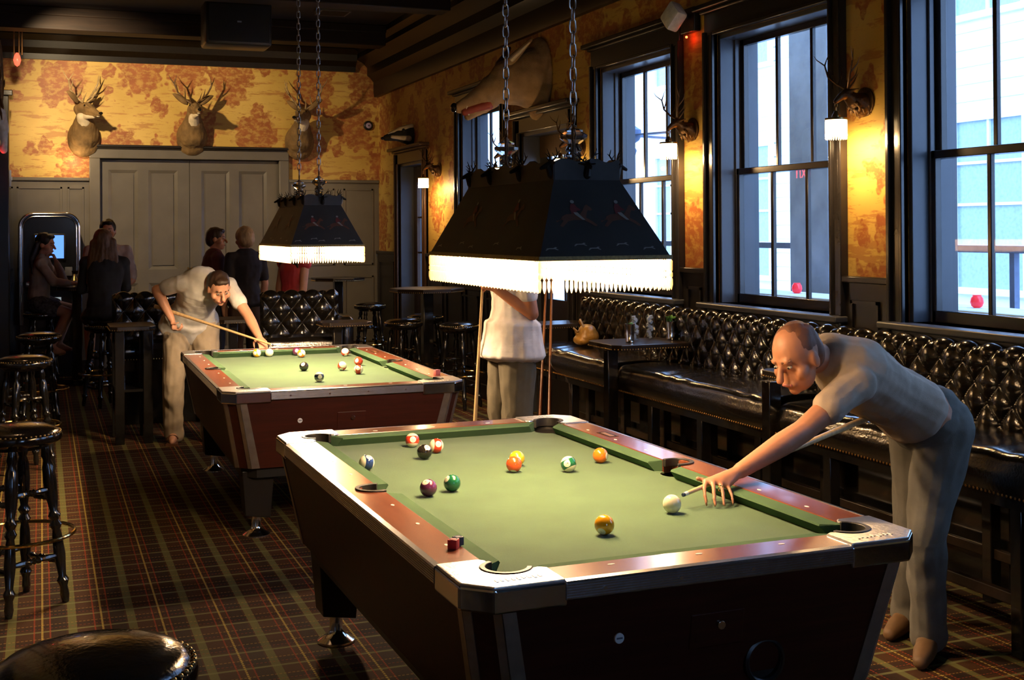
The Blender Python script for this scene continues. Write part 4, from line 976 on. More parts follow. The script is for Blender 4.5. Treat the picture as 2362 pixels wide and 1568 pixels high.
# small fittings
t = thing('emergency_light', 'square frosted glass light tilted on a dark bracket between two window heads', 'light fitting', (XR, 7.08, 3.02))
b = B(); b.box(-.05, 0, -.09, .09, -.10, .06); b.seg((-.04, 0, 0), (-.10, 0, .0), .02); obj('bracket', b, BLACKP, t, bevel=.006)
b = B(); b.rounded(-.045, .045, -.075, .075, -.075, .075, .02); o = obj('glass_block', b, mat('frosted_ribbed_glass', (.85, .84, .80), .18, bump=.4, bscale=60), t, loc=(-.15, 0, .0), rot=(.75, .2, .15))
b = B(); b.ell((-.055, 0, -.13), .008); obj('red_indicator', b, mat('red_led', (1, .05, .02), emis=(1, .04, .01), estr=25), t)
light('red_led_glow', 'POINT', (XR - .04, 7.08, 2.88), .12, (1, .04, .01), .005)
t = thing('wall_chime', 'round black wall speaker with violet centre on the wallpaper by the corner', 'wall speaker', (3.89, YB, 2.965))
b = B(); b.lathe([(0, 0), (.062, 0), (.06, .02), (.045, .028), (.04, .022), (0, .022)], 24, Matrix.Rotation(PI / 2, 4, 'X')); obj('rim', b, BLACKP, t)
b = B(); b.lathe([(0, .034), (.015, .033), (.036, .026), (.036, .02)], 24, Matrix.Rotation(PI / 2, 4, 'X')); o = obj('cone', b, mat('violet_grey_cone', (.42, .34, .55), .35), t)
b = B(); b.ell((0, -.034, 0), (.009, .006, .009)); obj('centre_cap', b, BLACKP, o)
t = thing('ceiling_speaker', 'large black loudspeaker box hung under the ceiling', 'speaker', (1.80, 12.2, 3.70))
b = B(); b.rounded(-.32, .32, -.2, .2, -.26, .17, .03); o = obj('cabinet', b, BLACKP, t)
b = B(); b.rounded(-.29, .29, -.215, -.195, -.23, .14, .008); g = obj('grille', b, mat('black_speaker_cloth', (.006, .006, .006), .8), t)
b = B(); b.box(-.02, .02, -.22, -.214, -.045, -.03); obj('badge', b, STEEL, g)
b = B(); b.seg((-.2, 0, .17), (-.2, 0, .26), .012); b.seg((.2, 0, .17), (.2, 0, .26), .012); obj('bracket', b, IRON, t)
t = thing('ceiling_vent', 'pale grey slotted vent under the ceiling right of the speaker', 'vent', (2.86, 12.6, 3.92))
b = B(); b.box(-.16, .16, -.16, .16, -.015, .03); obj('frame', b, mat('dull_vent_metal', (.10, .09, .07), .5), t)
b = B()
for k in range(7): b.box(-.14, .14, -.135 + .04 * k, -.12 + .04 * k, -.02, -.014)
obj('slats', b, IRON, t)
t = thing('heat_lamp', 'dim red lamp on brown rods hanging at the top left corner', 'hanging lamp', (-.235, 14.2, 3.45))
b = B()
for x in (-.03, .02, .05): b.seg((x, 0, .1), (x, 0, .5), .008)
obj('rods', b, mat('brown_copper_tube', (.20, .10, .04), .4, .6), t)
b = B(); b.lathe([(0, -.03), (.025, -.01), (.04, .04), (.03, .09), (.012, .12)], 16); obj('bulb', b, mat('dim_red_bulb', (.7, .08, .05), .3, emis=(1, .12, .06), estr=1.6), t)
t = thing('light_switch', 'pale switch plate on the left wall edge level with the wainscot top', 'switch', (XL + .13, 14.35, 2.22)); t.location = (XL + .13, 14.35, 2.22)
b = B(); b.rounded(0, .02, -.05, .05, -.09, .09, .004); o = obj('plate', b, mat('pale_switch_plate', (.5, .55, .7), .4), t)
b = B(); b.box(.02, .03, -.01, .01, -.02, .02); obj('toggle', b, MATS['pale_switch_plate'], o)
# ------------------------------------------------------------------ bar stools
def ringpts(r, z, n=32, cx=0, cy=0): return [(cx + r * math.cos(2 * PI * k / n), cy + r * math.sin(2 * PI * k / n), z) for k in range(n)]
def turned(b, p, q, r, n=10):
    prof = [(.55, 0), (.75, .05), (.62, .10), (1.0, .14), (.62, .17), (.95, .30), (.80, .42), (.62, .46), (1.05, .49), (.62, .52), (1.05, .55), (.62, .58), (.95, .66), (1.08, .76), (.95, .86), (.62, .90), (.9, .93), (.6, 1.0)]
    b.seg(p, q, r, n=n, prof=prof)
def stool():
    t = thing('bar_stool', 'x', 'stool')
    b = B(); b.lathe([(0, .795), (.06, .793), (.12, .786), (.155, .775), (.170, .763), (.174, .752)], 36, cap=False); obj('seat_cushion', b, LEATHER, t)
    b = B(); b.lathe([(.174, .754), (.184, .750), (.188, .738), (.184, .722), (.170, .712), (.150, .708), (0, .708)], 36, cap=False); b.lathe([(.15, .709), (.13, .69), (0, .69)], 24, cap=False); obj('seat_rim', b, BLKWOOD, t)
    b = B()
    for p in ringpts(.1775, .7555, 54): b.ell(p, (.0052, .0052, .0042), u=7, v=5)
    obj('nail_trim', b, BRASS, t)
    for k in range(4):
        a = PI / 4 + k * PI / 2; b = B(); turned(b, (.20 * math.cos(a), .20 * math.sin(a), 0), (.115 * math.cos(a), .115 * math.sin(a), .70), .0265); obj('leg', b, BLKWOOD, t)
    for h, off in ((.50, 0), (.46, 1), (.21, 0), (.18, 1)):
        rr = .20 - .085 * h / .70
        for s in (-1, 1):
            c = rr / math.sqrt(2); p, q = ((-c, s * c, h), (c, s * c, h)) if off == 0 else ((s * c, -c, h), (s * c, c, h))
            b = B(); b.seg(p, q, .0145, n=8, prof=[(.6, 0), (1, .25), (.7, .36), (1.1, .40), (.7, .44), (1.1, .48), (.7, .52), (1.1, .56), (.7, .62), (1, .75), (.6, 1)]); obj('stretcher', b, BLKWOOD, t)
    b = B(); b.tube(ringpts(.236, .31, 40), .0085, 8, closed=True); obj('foot_ring', b, BRASSP, t); return t
st0 = stool()
STOOLS = [(.092, 2.50, .3, 'black bar stool cut off by the bottom edge, its studded round seat nearest the camera'),
          (-.10, 5.80, .62, 'black bar stool with brass foot ring standing on the lit carpet at the left edge'),
          (-.11, 9.05, .4, 'black bar stool behind the one with the brass ring, at the left edge'),
          (-.02, 11.1, .1, 'black bar stool mostly hidden behind the second one from the left edge'),
          (.00, 14.22, .2, 'black bar stool under the woman in the pale cardigan'),
          (.56, 12.12, .5, 'black bar stool under the long haired woman in black'),
          (3.60, 14.0, .1, 'black bar stool farthest back, by the corner wainscot'),
          (3.22, 11.26, .35, 'black bar stool in front of the octagonal high table, left one'),
          (3.62, 11.85, .2, 'black bar stool behind the octagonal high table post'),
          (3.58, 10.66, .7, 'black bar stool right of the octagonal high table, beside the pool cue')]
for k, (x, y, a, lab) in enumerate(STOOLS):
    o = st0 if k == 0 else dup(st0)
    o.location = (x, y, 0); o.rotation_euler = (0, 0, a); o.scale = (1.06, 1.06, 1.05) if k == 0 else (1, 1, 1); tag(o, lab, 'stool', 'black bar stools')

# ------------------------------------------------------------------ tufted upholstery
def tuft(u, v, cu, cv):
    U, V = u / cu, v / cv; a = abs(math.sin(PI * (U + V) / 1)); c = abs(math.sin(PI * (U - V) / 1)); return (a * c) ** .42
def tufted_back(W_, H_, T, cu, cv, A=.030, res=14):
    """upholstered back facing -y, width along x, rolled top"""
    b = B(); nu = int(W_ / cu * res); L1 = H_ - .04; L = L1 + .04 * PI; nv = int(L / cv * res)
    def f(i, j):
        u = i * W_; s = j * L
        h = A * tuft(u, s + cv * .02, cu * 2, cv * 2)
        edge = min(1, min(u, W_ - u) / .03); h *= edge
        if s < L1: z, y, nz_, ny = s, -T, 0, -1
        else: a = (s - L1) / .04; y, z, ny, nz_ = -T + .04 - .04 * math.cos(a), L1 + .04 * math.sin(a), -math.cos(a), math.sin(a); h *= max(0, 1 - max(0, a - 1.3) / 1.8)
        return (u, y + ny * h, z + nz_ * h)
    g = b.grid(nu, nv, f)
    b.box(.004, W_ - .004, -T + .004, 0, 0.0, L1); return b
def buttons(W_, H_, T, cu, cv):
    b = B(); L1 = H_ - .04; j = 0
    k = 0; s = 0
    while s < L1:
        i0 = cu if k % 2 else 0; u = i0
        while u < W_ + .001:
            if .02 < u < W_ - .02: b.ell((u, -T - .004, s), (.0075, .005, .0075), u=8, v=6)
            u += cu * 2
        s += cv; k += 1
    return b
def seat_pad(b, x0, x1, y0, y1, zb, zt, n=14, m=26):
    """cushion with a crowned top and rounded front along x=x0 (bench) """
    def f(i, j):
        y = y0 + (y1 - y0) * i; e = min(1, min(i, 1 - i) * 18); e = math.sqrt(max(0, 1 - (1 - e) ** 2)) if e < 1 else 1
        if j < .35: a = j / .35; x = x0; z = zb + (zt - .05 - zb) * a; x -= .012 * math.sin(a * PI)
        elif j < .6: a = (j - .35) / .25 * PI / 2; x = x0 + .055 - .055 * math.cos(a); z = zt - .05 + .05 * math.sin(a)
        else: a = (j - .6) / .4; x = x0 + .055 + (x1 - x0 - .055) * a; z = zt + .018 * math.sin(PI * a) - .02 * a
        w = .003 * math.sin(y * 23 + 3 * math.sin(y * 7)) * (1 if j > .3 else .3)
        return (x + (1 - e) * .02, y, z - (1 - e) * .03 + w)
    b.grid(m * 2, n * 2, f)
# the long bench under the windows
BY0, BY1 = 2.3, 8.62
t = thing('tufted_bench', 'long black tufted leather bench along the window wall', 'bench', (0, 0, 0))
b = tufted_back(BY1 - BY0, .41, .055, .075, .085, .026, 9); o = obj('backrest', b, LEATHER, t, loc=(3.935, BY1, .69), rot=(0, 0, -PI / 2), ang=180)
tag(obj('button', buttons(BY1 - BY0, .41, .055, .075, .085), LEATHER, o), kind='stuff')
b = B(); b.box(3.935, 3.96, BY0, BY1, .0, 1.08); obj('back_board', b, BLKWOOD, t)
seams = [BY0, 5.23, 7.03, BY1]
for a, c in zip(seams, seams[1:]):
    b = B(); seat_pad(b, 3.40, 3.90, a + .004, c - .004, .615, .775, 12, max(10, int((c - a) * 14))); b.box(3.43, 3.90, a + .03, c - .03, .62, .72); sp = obj('seat_cushion', b, LEATHER, t, ang=180)
    b = B(); n = int((c - a) / .022)
    for k in range(n): b.ell((3.398, a + .012 + k * (c - a - .02) / n, .614), (.004, .0055, .0055), u=6, v=4)
    for y in (a + .012, c - .012):
        for k in range(6): b.ell((3.394, y, .63 + k * .02), (.004, .0055, .0055), u=6, v=4)
    obj('nail_trim', b, mat('orange_brass_nails', (.55, .28, .08), .3, .9), sp)
b = B(); b.box(3.43, 3.92, BY0, BY1, .56, .612); obj('seat_frame', b, BLKWOOD, t)
for k in range(11):
    y = BY0 + .15 + k * .595
    for x in (3.46, 3.86): b = B(); b.box(x - .028, x + .028, y - .028, y + .028, 0, .57); obj('leg', b, BLKWOOD, t, bevel=.004)
b = B(); b.box(3.445, 3.475, BY0, BY1, .19, .235); obj('foot_rail', b, DKWOOD, t, bevel=.004)
b = B(); b.box(3.85, 3.87, BY0, BY1, .19, .235); obj('rear_rail', b, DKWOOD, t, bevel=.004)

# booth seats in the middle of the room
def booth(loc, rz, W_, lab, arm=0):
    t = thing('tufted_booth', lab, 'bench', loc, rz)
    b = tufted_back(W_, .47, .07, .088, .112, .040, 16); o = obj('backrest', b, LEATHER, t, loc=(0, .50, .63), ang=180)
    obj('button', buttons(W_, .47, .07, .088, .112), LEATHER, o)['kind'] = 'stuff'
    b = B(); seat_pad(b, 0, .46, -W_ + .01, -.01, .60, .76, 10, 10); me = b.mesh('seat', True, True, 180); me.transform(Matrix.Rotation(PI / 2, 4, 'Z')); 
    obj('seat_cushion', me, LEATHER, t)
    b = B()
    for k in range(int(W_ / .022)): b.ell((.01 + k * .022, -.002, .60), (.0055, .004, .0055), u=6, v=4)
    obj('nail_trim', b, BRASS, t)
    b = B(); b.box(.01, W_ - .01, .02, .5, .50, .60); b.box(0, W_, .50, .56, 0, 1.09); obj('frame', b, BLKWOOD, t, bevel=.006)
    if arm: b = B(); b.rounded(W_ - .02, W_ + .10, .02, .5, .50, .92, .04, 3); obj('arm_rest', b, LEATHER, t)
    for x in (.05, W_ - .05):
        for y in (.06, .46): b = B(); b.box(x - .025, x + .025, y - .025, y + .025, 0, .50); obj('leg', b, BLKWOOD, t)
    return t
booth((.555, 10.33, 0), .0, .80, 'black tufted booth seat behind the small table left of the far pool table')
booth((1.66, 10.02, 0), -.16, .66, 'black tufted booth seat between the booths table and the stools, behind the far pool table', 1)

# small tables with nailed leather edges
def drink_table(loc, sx, sy, lab, posts, h=.905, cl=.05, shelf=None):
    t = thing('drink_table', lab, 'table', loc)
    pl = [(-sx + cl, -sy), (sx - cl, -sy), (sx, -sy + cl), (sx, sy - cl), (sx - cl, sy), (-sx + cl, sy), (-sx, sy - cl), (-sx, -sy + cl)]
    b = B(); b.prism(pl, h - .035, h); tp = obj('tabletop', b, DKWOOD, t, smooth=False, bevel=.004)
    b = B()
    for k in range(8):
        p, q = Vector(pl[k]), Vector(pl[(k + 1) % 8]); n = max(1, int((q - p).length / .019))
        for i in range(n): c = p + (q - p) * (i / n); b.ell((c.x * 1.004, c.y * 1.004, h - .028), .0045, u=6, v=4)
    obj('nail_trim', b, BRASS, tp)
    for (x, y) in posts: b = B(); b.box(x - .035, x + .035, y - .035, y + .035, 0, h - .035); obj('leg', b, BLKWOOD, t, bevel=.004)
    if len(posts) == 1:
        x, y = posts[0]; b = B(); b.box(x - .16, x + .16, y - .03, y + .03, 0, .04); b.box(x - .03, x + .03, y - .16, y + .16, 0, .04); obj('base', b, BLKWOOD, t, bevel=.006)
    if shelf: b = B(); b.box(-sx + .04, sx - .04, -sy + .04, sy - .04, shelf, shelf + .02); obj('stretcher_shelf', b, BLKWOOD, t)
    return t
drink_table((3.62, 7.10, 0), .29, .22, 'small dark table holding four drinks in front of the bench', [(-.26, -.10)])
drink_table((3.72, 5.24, 0), .27, .21, 'small dark table in front of the bench beside the bending player\'s head', [(-.37 + .05, 0)])
drink_table((3.70, 8.80, 0), .33, .18, 'dark side table at the far end of the bench behind the standing man', [(-.2, .05)])
drink_table((.66, 10.16 - .09, 0), .17, .26, 'narrow dark table in front of the left booth seat', [(-.10, .20), (.11, -.20), (.11, .20), (-.10, -.20)], shelf=.40)
drink_table((2.27, 9.90 - .24, 0), .20, .16, 'narrow dark table in front of the right booth seat', [(-.05, .03)])
drink_table((1.50, 10.42, 0), .15, .2, 'small studded table between the two booth seats', [(0, 0)])
def high_table(loc, R, lab, h=1.075):
    t = thing('high_table', lab, 'table', loc); M = Matrix.Rotation(PI / 8, 4, 'Z')
    b = B(); b.lathe([(0, h - .04), (R, h - .04), (R, h), (0, h)], 8, M, cap=False); tp = obj('tabletop', b, DKWOOD, t, smooth=False, bevel=.004)
    b = B(); pl = [(R * math.cos(PI / 8 + k * PI / 4), R * math.sin(PI / 8 + k * PI / 4)) for k in range(8)]
    for k in range(8):
        p, q = Vector(pl[k]), Vector(pl[(k + 1) % 8]); n = int((q - p).length / .02)
        for i in range(n): c = p + (q - p) * (i / n); b.ell((c.x, c.y, h - .032), .0045, u=6, v=4)
    obj('nail_trim', b, BRASS, tp)
    b = B(); b.box(-.05, .05, -.05, .05, .05, h - .04); obj('pedestal', b, BLKWOOD, t, bevel=.006)
    b = B(); b.prism([(-.19, -.05), (.19, -.05), (.19, .05), (-.19, .05)], 0, .06); b.prism([(-.05, -.19), (.05, -.19), (.05, .19), (-.05, .19)], 0, .06); obj('base', b, BLKWOOD, t, bevel=.008)
    return t
high_table((3.47, 11.30, 0), .36, 'octagonal high table with a studded edge beside the narrow corner door')
high_table((3.30, 14.35, 0), .32, 'octagonal high table standing against the back wall wainscot right of the doors')
high_table((.36, 14.02, 0), .22, 'high table the seated woman in the cardigan leans on', 1.05)

# ------------------------------------------------------------------ things on tables and bench
def tumbler(loc, lab):
    t = thing('tumbler', lab, 'glass', loc)
    b = B(); b.lathe([(.0, .003), (.024, .003), (.026, .02), (.030, .165), (.0285, .165), (.0235, .012), (0, .012)], 24, cap=False); obj('glass', b, DRINKG, t)
    rnd = random.Random(int(loc[0] * 1000)); b = B()
    for k in range(14):
        z = .022 + k * .0098; a = rnd.uniform(0, 6.28); r = .010
        M = Matrix.Translation((r * math.cos(a), r * math.sin(a), z)) @ Euler((rnd.random() * 3, rnd.random() * 3, 0)).to_matrix().to_4x4(); s = .010
        b.hexa([M @ Vector(c) for c in ((-s, -s, -s), (s, -s, -s), (s, s, -s), (-s, s, -s), (-s, -s, s), (s, -s, s), (s, s, s), (-s, s, s))])
    obj('ice', b, mat('ice_drink', (.85, .88, .93), .15, trans=.35), t, smooth=False)
    b = B(); b.seg((-.01, 0, .02), (.024, .004, .195), .0028); obj('straw', b, BLACKP, t)
tumbler((3.607, 7.147, .905), 'tall iced drink with a straw, left one of the pair, between the metal cups'); tumbler((3.723, 7.163, .905), 'tall iced drink with a straw, right one of the pair beside the mint cup')
def julep(loc, mint, lab):
    t = thing('metal_cup', lab, 'cup', loc)
    b = B(); b.lathe([(0, .002), (.026, .002), (.028, .010), (.026, .014), (.034, .118), (.036, .122), (.033, .122), (.024, .02), (0, .02)], 28, cap=False); obj('cup', b, CHROME, t)
    if mint:
        b = B(); rnd = random.Random(4)
        for k in range(16):
            a = rnd.uniform(0, 6.28); r = rnd.uniform(0, .03); z = .125 + rnd.uniform(0, .03); M = Euler((rnd.uniform(-.9, .9), rnd.uniform(-.9, .9), a)).to_matrix()
            b.ell((r * math.cos(a), r * math.sin(a), z), (.016, .010, .003), M, u=8, v=5)
        obj('mint_leaves', b, mat('green_mint', (.07, .22, .03), .5), t)
        b = B(); b.seg((0, 0, .05), (.02, .01, .19), .003); obj('straw', b, BLACKP, t)
    else:
        b = B(); b.seg((0, 0, .05), (-.02, .01, .165), .003); obj('straw', b, BLACKP, t); b = B(); b.ell((.01, 0, .122), (.014, .01, .008)); obj('lime_wedge', b, mat('green_mint', (.07, .22, .03), .5), t)
julep((3.505, 7.02, .905), False, 'silver metal cup without leaves at the table\'s left'); julep((3.835, 7.08, .905), True, 'silver metal cup topped with green mint leaves')
t = thing('handbag', 'mustard yellow slouchy leather handbag on the bench seat', 'bag', (3.70, 8.10, .79), -.3)
b = B(); b.ell((0, 0, .065), (.085, .125, .068), u=18, v=10); b.ell((0, -.03, .10), (.065, .085, .055)); b.ell((0, .05, .10), (.06, .07, .05)); b.ell((-.02, 0, .04), (.085, .12, .045)); bd = remeshed('bag_body', b, .007, mat('mustard_leather', (.30, .15, .025), .38, var=.35, nscale=14, bump=.5, bscale=30), t, 2)
b = B(); b.tube([(-.03, -.07, .13), (-.05, -.05, .175), (-.05, .0, .185), (-.05, .05, .17), (-.03, .07, .13)], .008, 8); b.tube([(-.075, -.06, .10), (-.095, -.02, .12), (-.095, .03, .12), (-.075, .06, .09)], .007, 8); obj('handle', b, mat('dark_mustard_strap', (.20, .10, .02), .4), t)
b = B(); b.ell((-.085, .01, .09), (.006, .018, .014)); obj('clasp', b, BRASS, t)
def cue(name_loc, p, q, lab, tipc=True):
    t = thing('cue_stick', lab, 'cue stick', name_loc); p, q = Vector(p), Vector(q); d = (q - p)
    w = mat('maple_cue_shaft', (.62, .42, .20), .25, var=.15, stretch=(3, 3, .4)); dk = mat('dark_cue_butt', (.12, .04, .015), .25)
    if not tipc: w = mat('amber_cue_wood', (.30, .11, .03), .25)
    b = B(); b.seg(p + d * .5, p + d * .985, .0105, .0066, 14); obj('shaft', b, w, t)
    b = B(); b.seg(p, p + d * .5, .0150, .0105, 14); bt = obj('butt', b, w if tipc else dk, t)
    b = B(); b.seg(p - d * .004, p + d * .02, .0155, .0155, 14); obj('bumper', b, BLACKP, bt)
    b = B(); b.seg(p + d * .985, p + d * .995, .0066, .0066, 12); fr = obj('ferrule', b, mat('white_ferrule', (.8, .78, .7), .3), t)
    b = B(); b.seg(p + d * .995, q, .0064, .006, 12); obj('tip', b, CHALKB, fr); return t
cue((0, 0, 0), (3.255, 7.97, .004), (3.50, 8.36, 1.45), 'orange brown cue stick leaning on the bench behind the standing man, left one', False)
cue((0, 0, 0), (3.27, 7.82, .004), (3.53, 8.34, 1.45), 'orange brown cue stick leaning on the bench behind the standing man, right one', False)
t = thing('candle_glass', 'stemmed glass standing on the high table beside the woman\'s elbow', 'glass', (.34, 13.95, 1.05))
b = B(); b.lathe([(0, 0), (.045, .002), (.04, .010), (.006, .02), (.006, .10), (.03, .13), (.042, .17), (.040, .22)], 20, cap=False); obj('glass', b, DRINKG, t)
b = B(); b.lathe([(0, .135), (.028, .135), (.036, .17)], 16, cap=True); obj('drink', b, mat('dark_drink', (.05, .02, .02), .2), t)

# jukebox
t = thing('jukebox', 'tall black jukebox with chrome arch and bright blue screen at the back left', 'jukebox', (.09, 14.93, 0))
b = B(); arch = [(-.31, 0), (.31, 0), (.31, 1.70)] + [(.31 - .14 + .14 * math.cos(a), 1.70 + .14 * math.sin(a)) for a in [PI / 2 * k / 6 for k in range(1, 7)]] + [(-.31 + .14 - .14 * math.sin(a), 1.70 + .14 * math.cos(a)) for a in [PI / 2 * k / 6 for k in range(0, 7)]]
b.extr(arch, -.18, .18, lambda p, s: (p[0], s, p[1])); obj('cabinet', b, mat('black_glossy_cabinet', (.012, .013, .018), .12, spec=.8), t, ang=30)
b = B(); rim = [(-.31, -.19, .6)] + [(p[0], -.19, p[1]) for p in arch[2:]][::-1] + [(.31, -.19, .6)]
b.tube(rim, .020, 10); b.tube([(x * .92, y, z * .985) for x, y, z in rim], .008, 8); obj('chrome_arch', b, CHROME, t)
b = B(); b.rounded(-.17, .17, -.215, -.185, 1.32, 1.62, .01); sc_ = obj('screen_bezel', b, BLACKP, t)
def screenm():
    m, nt, out = newmat('jukebox_screen_picture'); e = N(nt, 'ShaderNodeEmission', Strength=5.0); tc = N(nt, 'ShaderNodeTexCoord'); mp = N(nt, 'ShaderNodeMapping'); mp.inputs['Location'].default_value = (.02, 0, -1.47)
    nt.links.new(tc.outputs['Object'], mp.inputs[0]); v = N(nt, 'ShaderNodeVectorMath', operation='LENGTH'); nt.links.new(mp.outputs[0], v.inputs[0])
    nz = N(nt, 'ShaderNodeTexNoise', Scale=16.0, Detail=5.0); nt.links.new(mp.outputs[0], nz.inputs['Vector'])
    d = mth(nt, 'ADD', mth(nt, 'MULTIPLY', v.outputs['Value'], 3.6), mth(nt, 'MULTIPLY', nz.outputs[0], .7))
    nt.links.new(ramp(nt, d, [(.45, (1, 1, 1)), (.72, (.35, .60, 1)), (.95, (.04, .10, .30))]), e.inputs[0]); nt.links.new(e.outputs[0], out.inputs[0]); return m
b = B(); b.box(-.15, .15, -.222, -.213, 1.34, 1.60); obj('screen', b, screenm(), sc_, smooth=False)
b = B(); b.rounded(-.25, .25, -.26, -.18, 1.02, 1.08, .01); sh = obj('console_shelf', b, CHROME, t)
b = B()
for x in (.10, .20):
    b.rounded(x - .04, x + .04, -.21, -.185, 1.14, 1.24, .006)
obj('payment_panel', b, mat('grey_panel', (.2, .2, .22), .3), t)
b = B(); b.box(-.02, .12, -.205, -.185, .84, .90); obj('lit_card', b, mat('lit_white_card', (.8, .85, .85), emis=(.7, .85, .9), estr=.35), t)
b = B(); b.lathe([(0, .0), (.045, .004), (.04, .02), (.02, .05), (.012, .08), (0, .085)], 14, Matrix.Translation((.26, -.24, 1.08))); obj('knob', b, BRASS, sh)
t = thing('floor_marker', 'small yellow tag low on the left wall edge', 'tag', (XL, 9.9, .80))
b = B(); b.rounded(0, .035, -.03, .03, 0, .04, .004); obj('plate', b, mat('yellow_plastic', (.7, .5, .03), .4, emis=(1, .7, .05), estr=.15), t)
# ------------------------------------------------------------------ people
def wrinkle(me, amp, sc1, seed=0.0, stretch=(1, 1, .45)):
    me.update(); ns = [v.normal.copy() for v in me.vertices]
    for v, n in zip(me.vertices, ns):
        p = Vector((v.co.x * stretch[0], v.co.y * stretch[1], v.co.z * stretch[2])) * sc1 + Vector((seed, seed, seed))
        v.co += n * (noise.noise(p) * amp + noise.noise(p * 2.3) * amp * .4)
def hand(b, wr, kn, fing, palm=.030, fr=.0085):
    """kn = 4 knuckle points, fing = list of point chains (4 fingers + thumb), all relative coordinates"""
    wr = Vector(wr)
    for k in kn: b.cap(wr, k, .021, .0125, 8)
    for i in range(3): b.cap(kn[i], kn[i + 1], .0125, .0125, 8)
    for i, ch in enumerate(fing):
        r = fr * (1.15 if i == 4 else (.98, 1.02, .98, .86)[i])
        for k in range(len(ch) - 1): b.cap(ch[k], ch[k + 1], r * (1 - .09 * k), r * (1 - .09 * (k + 1)), 8)
def auto_hand(b, wr, d, n, side, curl=.5, s=1.0, spread=.1):
    """relaxed or gripping hand: d = wrist to knuckles, n = palm direction, side = towards the thumb"""
    d, n = Vector(d).normalized(), Vector(n); n = (n - d * n.dot(d)).normalized(); t = Vector(side); t = (t - d * t.dot(d) - n * t.dot(n)).normalized()
    wr = Vector(wr); kn = [wr + d * (.085 - .004 * abs(i - 1)) * s + t * (.030 - .020 * i) * s for i in range(4)]; F = []
    for i in range(4):
        L = (.041, .046, .042, .033)[i] * s; p = kn[i]; ch = [p]; a = curl * (1 + .12 * i)
        for k in range(3):
            ang = a * (k + 1) * .62; dr = d * math.cos(ang) + n * math.sin(ang) + t * (1.5 - i) * spread * .3; p = p + dr * L * (1, .72, .58)[k]; ch.append(p)
        F.append(ch)
    th0 = wr + d * .028 * s + t * .024 * s; F.append([th0, th0 + (d * .55 + t * .75 + n * .25).normalized() * .036 * s, th0 + (d * .8 + t * .45 + n * .6 * (1 + curl)).normalized() * .068 * s])
    hand(b, wr, kn, F)
